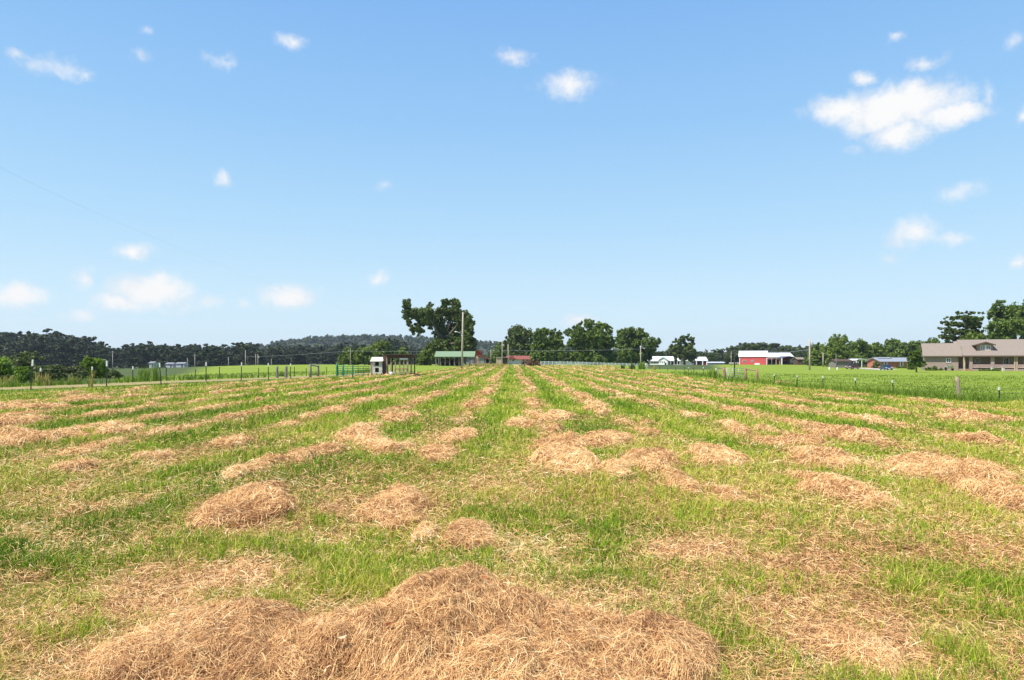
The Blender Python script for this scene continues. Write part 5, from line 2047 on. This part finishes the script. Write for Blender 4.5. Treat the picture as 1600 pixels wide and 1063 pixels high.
# red garage
Yg = 350.0
root = thing('red_garage', 'dark red garage with white roof and white posts right of the farmhouse', 'garage', at(1097, Yg))
zb = root.location[2]
shell(root, xr(1087, Yg), xr(1104, Yg), Yg, Yg + 7, zb - .5, zr(563, Yg), zr(558.5, Yg), mat('dark_red_boards', (.17, .025, .03), (.12, .02, .02), 3, .8))
gable_roof(root, xr(1084, Yg), xr(1104.5, Yg), Yg, Yg + 7, zr(563.4, Yg), zr(558.3, Yg), M_WHITEROOF, .5)
for px in (1088, 1097.5, 1104):
    q = MB()
    x = xr(px, Yg)
    q.box(x - .2, x + .2, Yg - .5, Yg - .2, zb - .3, zr(563.6, Yg))
    q.put('post', M_WHITE, root)
b = MB()
b.box(xr(1089.5, Yg), xr(1096.5, Yg), Yg - .06, Yg - .004, zb - .2, zr(564.2, Yg))
b.put('door', M_DARKIN, root)
root = thing('low_building', 'long low faded pink wall building between the red garage and red barn', 'building', at(1116, 380))
Yl = 380
zb = root.location[2]
b = MB()
b.box(xr(1105, Yl), xr(1132, Yl), Yl, Yl + 5, zb - .5, zr(567.4, Yl))
b.put('wall', M_PINKWALL, root)
b = MB()
b.roof_x([(Yl - .4, zr(567.2, Yl)), (Yl + 2.5, zr(566, Yl)), (Yl + 5.4, zr(567.2, Yl))], xr(1104.4, Yl), xr(1132.6, Yl), .15)
b.put('roof', M_WHITEROOF, root)
for a in (1108, 1114, 1120, 1126):
    window(root, a, a + 2.2, 568.2, 569.8, Yl, Yl, nx=1, ny=1)
for px, lb in ((1040, 'black bin on the dark green lawn, left of two before the white farmhouse'), (1050, 'black bin on the dark green lawn, right of two before the white farmhouse')):
    x, y, z = at(px, 300)
    r2 = thing('garbage_bin', lb, 'bin', (x, y, z), 'black bins on the lawn')
    b = MB()
    b.prism_x([(y - .32, z + .06), (y + .30, z + .06), (y + .36, z + .98), (y - .38, z + .98)], x - .32, x + .32)
    b.put('body', M_BLACKPL, r2)
    b = MB()
    b.box(x - .36, x + .36, y - .43, y + .40, z + .982, z + 1.06)
    b.put('lid', M_BLACKPL, r2)
    for s in (-.28, .28):
        b = MB()
        b.tube([(x + s - .03, y + .3, z + .12), (x + s + .03, y + .3, z + .12)], .12, 10)
        b.put('wheel', M_TYRE, r2)

# --- red barn
Yb = 300.0
HX0 = xr(1155.3, Yb)


def xr(px, Y):
    return HX0 + (xr_plain(px, Yb) - HX0) * .94


xa, xb = xr(1155.3, Yb), xr(1198.3, Yb)
root = thing('red_barn', 'big red barn with a tall white gambrel roof and small white windows', 'barn', (xa, Yb, tz(xa, Yb)))
zb = zr(570.3, Yb)
D = 11
pr = [(0, zr(558, Yb)), (1.5, zr(552.6, Yb + 1.5)), (D / 2, zr(549.2, Yb + D / 2)), (D - 1.5, zr(552.6, Yb + 1.5)), (D, zr(558, Yb))]
b = MB()
b.prism_x([(Yb, zb - .6), (Yb + D, zb - .6)] + [(Yb + p, q) for p, q in reversed(pr)], xa, xb)
b.put('wall', M_REDBARN, root)
b = MB()
b.roof_x([(Yb - .3, zr(557.9, Yb))] + [(Yb + p, q + .02) for p, q in pr[1:-1]] + [(Yb + D + .35, zr(558.4, Yb))], xa - .4, xb + .4, .18)
b.put('roof', M_WHITEROOF, root)
window(root, 1161, 1165.4, 563.4, 565.8, Yb, Yb, nx=2, ny=1, th=.12)
window(root, 1174, 1177, 563.4, 565.8, Yb, Yb, nx=2, ny=1, th=.12)
b = MB()
b.box(xr(1179, Yb), xr(1187, Yb), Yb - .1, Yb - .004, zb, zr(567.6, Yb))
b.put('door', M_WHITE, root)
for px in (1155.6, 1198):
    q = MB()
    x = xr(px, Yb)
    q.box(x - .14, x + .14, Yb - .06, Yb - .003, zb - .3, zr(558.6, Yb))
    q.put('corner_trim', M_WHITE, root)
root.rotation_euler = (0, 0, radians(-20))
xr = xr_plain
x, y, z = at(1149, 310)
root = thing('stock_trailer', 'white box trailer parked at the left end of the red barn', 'trailer', (x, y, z))
b = MB()
b.box(x - 1.9, x + 1.7, y, y + 2.2, z + .4, zr(566.8, 310))
b.box(x - 2.4, x - 1.901, y + .3, y + 1.9, z + .5, z + .65)
b.put('body', M_WHITE, root)
for s in (-.5, .5):
    q = MB()
    q.tube([(x + s, y - .08, z + .35), (x + s, y + .2, z + .35)], .36, 12)
    q.put('wheel', M_TYRE, root)
# long red shed with white roof
Ys = 318.0
xa, xb = xr(1200, Ys), xr(1239, Ys)
root = thing('long_shed', 'long red shed with a white metal roof just right of the red barn', 'shed', at(1220, Ys))
zb = root.location[2]
shell(root, xa, xb, Ys, Ys + 9, zb - .5, zr(558, Ys), zr(552.2, Ys), M_REDBARN)
gable_roof(root, xa, xb, Ys, Ys + 9, zr(558, Ys), zr(551.8, Ys), M_WHITEROOF, .5, .18)
# arched machine shelter
Ya = 300.0
xa, xb = xr(1221.5, Ya), xr(1245.5, Ya)
root = thing('arched_shelter', 'dark arched machine shelter with red interior and pale corner post', 'shelter', at(1234, Ya))
zb = root.location[2]
arc = [(xa, zr(560.0, Ya)), (xr(1226, Ya), zr(558.4, Ya)), (xr(1233, Ya), zr(557.2, Ya)), (xr(1240, Ya), zr(558.2, Ya)), (xb, zr(560.6, Ya))]
b = MB()
b.roof_y([(xa - .3, zr(560.2, Ya))] + arc[1:-1] + [(xb + .3, zr(560.8, Ya))], Ya - .4, Ya + 8, .16)
b.put('roof', mat('dark_tin', (.16, .16, .18), (.10, .10, .12), 3, .5, .2), root)
b = MB()
b.prism_y([(xa, zb - .4), (xb, zb - .4)] + list(reversed(arc)), Ya + 7.5, Ya + 7.6)
b.put('back_wall', M_REDBARN, root)
b = MB()
b.box(xb - .12, xb, Ya, Ya + 7.4, zb - .4, zr(560.7, Ya))
b.put('side_wall', M_DARKIN, root)
for px in (1221, 1246):
    q = MB()
    x = xr(px, Ya)
    q.box(x - .22, x + .22, Ya - .5, Ya - .1, zb - .4, zr(560, Ya))
    q.put('corner_post', M_WHITE, root)
x, y, z = at(1239.5, Ya + 3)
root = thing('camper_trailer', 'white camper trailer parked inside the arched shelter', 'trailer', (x, y, z))
b = MB()
b.prism_x([(y, z + .45), (y + 2.2, z + .45), (y + 2.2, z + 2.2), (y + 2, z + 2.45), (y + .2, z + 2.45), (y, z + 2.2)], x - 1.4, x + 1.3)
b.put('body', M_WHITE, root)
for s in (-.5, .5):
    q = MB()
    q.tube([(x + s, y - .08, z + .35), (x + s, y + .2, z + .35)], .36, 12)
    q.put('wheel', M_TYRE, root)
car('small dark car parked in the left half of the arched shelter', 1228, Ya + 3.5, radians(10), M_BLACKCAR)
# red-white hay wagon shed
Yq = 303.0
root = thing('awning', 'low pale red awning on posts between the red barn and arched shelter', 'shelter', at(1209, Yq))
zb = root.location[2]
xa, xb = xr(1199.6, Yq), xr(1219, Yq)
b = MB()
b.roof_y([(xa, zr(562.5, Yq)), (xr(1206, Yq), zr(560.4, Yq)), (xr(1211, Yq), zr(560, Yq)), (xb, zr(562.2, Yq))], Yq, Yq + 6, .14)
b.put('roof', M_PINKWALL, root)
for px in (1200, 1206, 1213, 1218.6):
    q = MB()
    x = xr(px, Yq)
    q.box(x - .14, x + .14, Yq + .1, Yq + .4, zb - .3, zr(561.5 if 1203 < px < 1215 else 562.6, Yq))
    q.put('post', M_WHITE if px == 1206 else M_TANWALL, root)
b = MB()
b.box(xa + .1, xb - .1, Yq + 5.5, Yq + 5.6, zb - .3, zr(562.3, Yq))
b.put('back_wall', mat('dark_red_boards', (1, 1, 1)), root)
car('dark red car parked under the low awning beside the red barn', 1209, Yq + 3.2, radians(80), M_REDCAR)
# brown shed
Yn = 290.0
root = thing('brown_shed', 'low dark brown plank shed with a pale roof left of the tall power pole', 'shed', at(1255, Yn))
zb = root.location[2]
shell(root, xr(1246.5, Yn), xr(1265.5, Yn), Yn, Yn + 5, zb - .4, zr(561.7, Yn), zr(559.3, Yn), M_BROWNWALL)
gable_roof(root, xr(1246.6, Yn), xr(1266, Yn), Yn, Yn + 5, zr(561.7, Yn), zr(559.2, Yn), M_TANROOF, .4)

# --- red brick ranch house, its shed and carport
Yh = 208.0
root = thing('ranch_house', 'red brick ranch house with grey roof and white shuttered windows', 'house', at(1400, Yh))
zb = root.location[2]
xa, xb = xr(1376.5, Yh), xr(1432, Yh)
shell(root, xa, xb, Yh, Yh + 8, zb - .5, zr(565.2, Yh), zr(559.6, Yh), M_BRICKRED)
gable_roof(root, xa, xb, Yh, Yh + 8, zr(565.2, Yh), zr(559.8, Yh), M_GREYROOF, .5)
b = MB()
b.roof_x([(Yh + 2.5, zr(560.4, Yh)), (Yh + 4, zr(558.9, Yh)), (Yh + 6.5, zr(560.4, Yh))], xr(1379.5, Yh), xr(1401, Yh), .12)
b.put('raised_roof', M_GREYROOF, root)
for a, c in ((1382.3, 1385), (1407.3, 1410)):
    window(root, a, c, 566, 572, Yh, Yh, nx=1, ny=2)
    for s in ((a - 1.4, a - .45), (c + .45, c + 1.4)):
        q = MB()
        q.box(xr(s[0], Yh), xr(s[1], Yh), Yh - .05, Yh - .004, zr(572.2, Yh), zr(565.8, Yh))
        q.put('shutter', M_WHITE, root)
b = MB()
b.box(xr(1419, Yh), xr(1424, Yh), Yh - .06, Yh - .004, zb, zr(565.6, Yh))
b.put('door', M_DARKIN, root)
b = MB()
b.prism_y([(xr(1421.5, Yh), zr(570.5, Yh)), (xr(1425.5, Yh), zr(570.5, Yh)), (xr(1423.2, Yh), zr(566.2, Yh))], Yh - 1.4, Yh - 1.2)
b.put('porch_gable', M_WHITE, root)
shrub('hedge', 'low green hedge along the front of the ranch house', 'hedge', 1391, 1420, 571.5, 204, M_MID, 1600, .2, 121)
shrub('bush', 'rounded bush at the right end of the ranch house hedge', 'bush', 1416, 1434, 569.5, 160, M_MID, 1500, .17, 122)
shrub('bush', 'pink brown rounded bush at the left corner of the ranch house', 'bush', 1362, 1377, 561.5, 205, M_SCRUB, 1500, .2, 123)
Yk = 232.0
root = thing('carport', 'open carport with a curved white roof left of the ranch house', 'carport', at(1348, Yk))
zb = root.location[2]
b = MB()
b.roof_y([(xr(1338, Yk), zr(563.6, Yk)), (xr(1341, Yk), zr(561.8, Yk)), (xr(1348, Yk), zr(561.4, Yk)), (xr(1354, Yk), zr(562.6, Yk)), (xr(1357.5, Yk), zr(564.6, Yk))], Yk, Yk + 7, .15)
b.put('roof', M_WHITEROOF, root)
for px in (1338.5, 1347, 1357):
    q = MB()
    x = xr(px, Yk)
    q.box(x - .08, x + .08, Yk + .1, Yk + .3, zb - .3, zr(563.4 if px != 1347 else 561.6, Yk))
    q.put('post', M_WHITE, root)
b = MB()
b.box(xr(1338.6, Yk), xr(1357, Yk), Yk + 6.5, Yk + 6.6, zb - .3, zr(564.2, Yk))
b.put('back_wall', M_DARKIN, root)
for px, lb in ((1352, 'left of two small tan crates stored in the white carport'), (1355, 'right of two small tan crates stored in the white carport')):
    x, y, z = at(px, Yk + 1.5)
    b = MB()
    b.box(x - .45, x + .4, y, y + .7, z, z + .12)
    for i in range(4):
        b.box(x - .43, x + .38, y + .02, y + .68, z + .14 + i * .2, z + .30 + i * .2)
    tag(b.put('crate', M_TANWALL), lb, 'crate')
Yk = 226.0
root = thing('grey_shed', 'long low grey purple plank shed left of the maroon truck', 'shed', at(1320, Yk))
zb = root.location[2]
shell(root, xr(1306, Yk), xr(1331, Yk), Yk, Yk + 5, zb - .4, zr(565, Yk), zr(562.4, Yk), M_GREYPOST)
gable_roof(root, xr(1306, Yk), xr(1331, Yk), Yk, Yk + 5, zr(565, Yk), zr(562.2, Yk), M_BROWNWALL, .4)
for px, py, t, lb in ((1296, 579, 574.5, 'short white marker post on the lawn, left of the pair'), (1308, 580, 574.5, 'short white marker post on the lawn, right of the pair')):
    wood_post(lb, 'white marker posts on the lawn', px, py, t, .14, 0, M_CAP, 'marker_post', Y=128)
x, y, z = at(1329.5, 128)
root = thing('mailbox', 'dark mailbox on a post beside the concrete drive', 'mailbox', (x, y, z))
b = MB()
b.box(x - .06, x + .06, y - .06, y + .06, z - .2, z + .95)
b.put('post', M_GREYPOST, root)
b = MB()
b.prism_x([(y - .28, z + .952), (y + .28, z + .952), (y + .28, z + 1.12), (y + .15, z + 1.24), (y - .15, z + 1.24), (y - .28, z + 1.12)], x - .12, x + .12)
b.put('box', M_STEEL, root)

# --- tan brick house at the right
YB = 130.0
HX0 = xr(1443, YB)


def xr(px, Y):
    return HX0 + (xr_plain(px, YB) - HX0) * .817


root = thing('brick_house', 'long tan brick house with tan shingle roof, dormer and front porch', 'house', (HX0, YB, tz(HX0, YB)))
zb = zr(579.3, YB)
ga, gb = xr(1445, YB), xr(1500, YB)
gy = YB + .4
GD = 5.2
b = MB()
b.prism_x([(gy, zb - .8), (gy + GD, zb - .8), (gy + GD, zr(557.2, YB)), (gy + GD / 2, zr(538.5, gy + GD / 2)), (gy, zr(557.2, YB))], ga, gb)
b.put('garage_wall', M_BRICKTAN, root)
b = MB()
eo = .5
sl = (zr(537.6, gy + GD / 2) - zr(557.2, YB)) / (GD / 2)
prof = [(gy - eo, zr(557.4, YB)), (gy + GD / 2, zr(538.2, gy + GD / 2)), (gy + GD + eo, zr(557.4, YB))]
b.roof_x(prof, xr(1442, YB), gb + .6, .17)
b.put('garage_roof', M_TANROOF, root)
b = MB()
b.box(xr(1442, YB) + .03, gb + .5, gy - eo - .06, gy - eo - .002, zr(558.0, YB), zr(556.9, YB))
b.put('gutter', M_BROWNWALL, root)
# main block: back wall of the porch set in, roof reaching over the porch
ma, mb_ = xr(1500.5, YB), xr(1720, YB)
py_ = YB + 2.6
MDp = 13.0
b = MB()
b.prism_x([(py_, zb - .8), (py_ + MDp - 3, zb - .8), (py_ + MDp - 3, zr(556, YB)), (YB + MDp / 2, zr(534.2, YB + MDp / 2)), (py_, zr(549, YB + 2.6))], ma, mb_)
b.put('main_wall', M_BRICKTAN, root)
b = MB()
b.roof_x([(YB - .6, zr(557.0, YB)), (YB + MDp / 2, zr(533.2, YB + MDp / 2)), (YB + MDp + .6, zr(557.0, YB))], gb + .61, mb_ + .6, .18)
b.put('main_roof', M_TANROOF, root)
b = MB()
b.box(gb + .62, mb_ + .6, YB - .67, YB - .602, zr(557.6, YB), zr(556.4, YB))
b.put('fascia', mat('brown_trim', (.13, .085, .065), (.10, .065, .05), 5, .7), root)
b = MB()
b.box(ma + .002, mb_ - .2, YB - .1, py_ - .002, zb - .8, zr(576.2, YB))
b.put('porch_floor', M_BRICKTAN, root)
for px, w in ((1508.5, .15), (1519, .26), (1552.5, .28), (1586.2, .10), (1589.4, .10), (1620, .2), (1650, .2)):
    q = MB()
    x = xr(px, YB)
    q.box(x - w, x + w, YB - .15, YB - .15 + 2 * w, zb - .5, zr(557.7, YB))
    q.put('porch_column', M_BRICKTAN if w > .2 else M_TANWALL, root)
for a, c in ((1521, 1550.5), (1554.8, 1585.3), (1591, 1619)):
    q = MB()
    q.box(xr(a, YB), xr(c, YB), YB - .08, YB + .0, zr(570.2, YB), zr(569.5, YB))
    q.box(xr(a, YB), xr(c, YB), YB - .08, YB + .0, zr(574.4, YB), zr(573.6, YB))
    n = int((c - a) * 1.1)
    for i in range(n):
        x = xr(a + (c - a) * (i + .5) / n, YB)
        q.box(x - .025, x + .025, YB - .07, YB - .01, zr(573.59, YB), zr(570.21, YB))
    q.put('porch_railing', M_PINKWALL, root)
window(root, 1481, 1487.2, 560.3, 566, YB + .4, gy, nx=2, ny=2, th=.09)
window(root, 1530, 1537, 560.8, 566.2, YB + 2.6, py_, nx=1, ny=2, th=.09)
window(root, 1574.6, 1582, 560, 568.6, YB + 2.6, py_, nx=1, ny=2, th=.09)
window(root, 1606, 1613, 560, 568.6, YB + 2.6, py_, nx=1, ny=2, th=.09)
b = MB()
b.box(xr(1510.5, py_), xr(1514.5, py_), py_ - .08, py_ - .003, zr(575, py_), zr(559.5, py_))
dq = b.put('door', M_DARKIN, root)
b = MB()
b.box(xr(1512.2, py_), xr(1512.9, py_), py_ - .10, py_ - .081, zr(574, py_), zr(560, py_))
b.put('door_trim', M_WHITE, dq)
b = MB()
for i in range(3):
    b.box(xr(1511.5, YB), xr(1518, YB), YB - 1.1 + i * .3, YB - .8 + i * .3 - .002, zb - .5, zb + .1 + i * .14)
b.put('steps', M_REDPOST, root)
# dormer
dy = YB + 1.6
k = dy / F
dx0, dx1 = xr(1532, dy), xr(1556, dy)
zt0 = zr(549.5, dy)
b = MB()
b.prism_y([(dx0, zt0 - .8), (dx1, zt0 - .8), (dx1, zr(540, dy)), ((dx0 + dx1) / 2, zr(536.8, dy)), (dx0, zr(540, dy))], dy, dy + 4)
dm = b.put('dormer', M_BRICKTAN, root)
b = MB()
b.roof_y([(xr(1526, dy), zr(540.6, dy)), ((dx0 + dx1) / 2, zr(536, dy)), (xr(1559.5, dy), zr(540.4, dy))], dy - .7, dy + 4.2, .14)
b.put('dormer_roof', M_TANROOF, dm)
b = MB()
b.roof_y([(xr(1526, dy), zr(541.4, dy)), ((dx0 + dx1) / 2, zr(536.7, dy)), (xr(1559.5, dy), zr(541.2, dy))], dy - .76, dy - .702, .22)
b.put('bargeboard', MATS['brown_trim'], dm)
w = window(root, 1537.6, 1551.4, 540.6, 547.2, dy, dy, nx=6, ny=3, th=.1, name='dormer_window')
q = MB()
xm = xr(1544.6, dy)
q.box(xm - .1, xm + .1, dy - .12, dy - .101, zr(547.4, dy), zr(540.4, dy))
q.put('mullion', M_WHITE, w)
for px, py, hh in ((1474, 553, .8), (1447.5, 554.5, .3), (1512.5, 549.8, .25), (1527, 549.5, .35), (1487.5, 544.2, .2)):
    q = MB()
    yy = gy + (HZ - 3 - py) * .21
    x, z = xr(px, yy), zr(py, yy)
    q.tube([(x, yy, z - .6), (x, yy, z + hh * .8), (x, yy, z + hh * .82)], [.08, .08, .11], 8)
    q.put('roof_vent', M_STEEL, root)
root.rotation_euler = (0, 0, radians(-25))
xr = xr_plain
GBR = 'bushes planted round the tan brick house'
shrub('bush', 'clipped green bush below the garage window of the tan brick house', 'bush', 1447, 1470, 571, 128.2, M_MID, 2600, .12, 131, GBR)
shrub('hedge', 'low dark green hedge under the porch railing of the tan brick house', 'hedge', 1524, 1552, 574.8, 125.0, M_MID, 2400, .11, 132, GBR)
shrub('hedge', 'short end of dark hedge right of the pale porch pier', 'hedge', 1553, 1566, 575, 124.0, M_MID, 1200, .11, 133, GBR)
for px, lb in ((1550.5, 'pale low pier in front of the porch hedge'), (1567.5, 'pale low pier right of the porch hedge')):
    YP = 124.3 if px < 1560 else 123.4
    x, y, z = at(px, YP)
    b = MB()
    b.box(x - .18, x + .18, y - .15, y + .2, z - .3, zr(573.6, YP))
    b.box(x - .24, x + .24, y - .2, y + .25, zr(573.6, YP) + .001, zr(573, YP))
    tag(b.put('pier', M_OFFWHITE), lb, 'pier', 'low piers before the porch')
x, y, z = at(1483, 127.2)
root = thing('garden_cart', 'black and white two wheeled garden cart before the garage wall', 'cart', (x, y, z))
b = MB()
b.prism_x([(y - .35, z + .40), (y + .35, z + .40), (y + .5, z + .85), (y - .5, z + .85)], x - .55, x + .55)
b.put('tray', M_GALV, root)
for s in (-.62, .62):
    q = MB()
    q.tube([(x + s - .05, y, z + .33), (x + s + .05, y, z + .33)], .33, 14)
    q.put('wheel', M_TYRE, root)
q = MB()
for s in (-.4, .4):
    q.tube([(x + s, y - .4, z + .8), (x + s * .9 - .35, y - .7, z + 1.1)], .03, 6)
q.put('handle', M_STEEL, root)

# --- little white places far left
GWH = 'small white buildings before the left woods'
for px0, px1, t, Yx, lb in ((233, 240, 565.5, 330, 'small white box shed, leftmost of the far white buildings'), (259, 270, 567, 340, 'low white mobile home left of the leafy gap in the far left'),
                            (275, 288, 566.5, 338, 'wider white mobile home right of the leafy gap in the far left'), (150, 161, 562.5, 322, 'pale roof of a shed behind the willow bushes')):
    x0, x1 = xr(px0, Yx), xr(px1, Yx)
    root = thing('white_house', lb, 'house', at((px0 + px1) / 2, Yx), GWH)
    zb = root.location[2]
    zt = zr(t + 2.0, Yx)
    shell(root, x0, x1, Yx, Yx + 4, zb - .4, zt, zt + .5, mat('greyed_white_siding', (.50, .51, .54), (.40, .41, .44), 3, .7))
    gable_roof(root, x0, x1, Yx, Yx + 4, zt, zt + .6, M_GREYWALL, .3, .12)
    window(root, px0 + (px1 - px0) * .3, px0 + (px1 - px0) * .5, t + 2, t + 3.6, Yx, Yx, nx=1, ny=1)
    b = MB()
    b.box(xr(px0 + (px1 - px0) * .65, Yx), xr(px0 + (px1 - px0) * .8, Yx), Yx - .05, Yx - .004, zb, zt - .3)
    b.put('door', M_DARKIN, root)

# ------------------------------------------------------------------ summer haze over the whole place
b = MB()
b.box(-2600, 2600, -60, 2700, -40, 90)
hz = bpy.data.materials.new('thin_air_haze')
hz.use_nodes = True
nt = hz.node_tree
nt.nodes.clear()
ho = nt.nodes.new('ShaderNodeOutputMaterial')
hv_ = nt.nodes.new('ShaderNodeVolumePrincipled')
hv_.inputs['Color'].default_value = (.80, .88, 1, 1)
hv_.inputs['Density'].default_value = HAZE
hv_.inputs['Anisotropy'].default_value = .2
nt.links.new(hv_.outputs[0], ho.inputs['Volume'])
tag(b.put('haze', hz), kind='stuff')
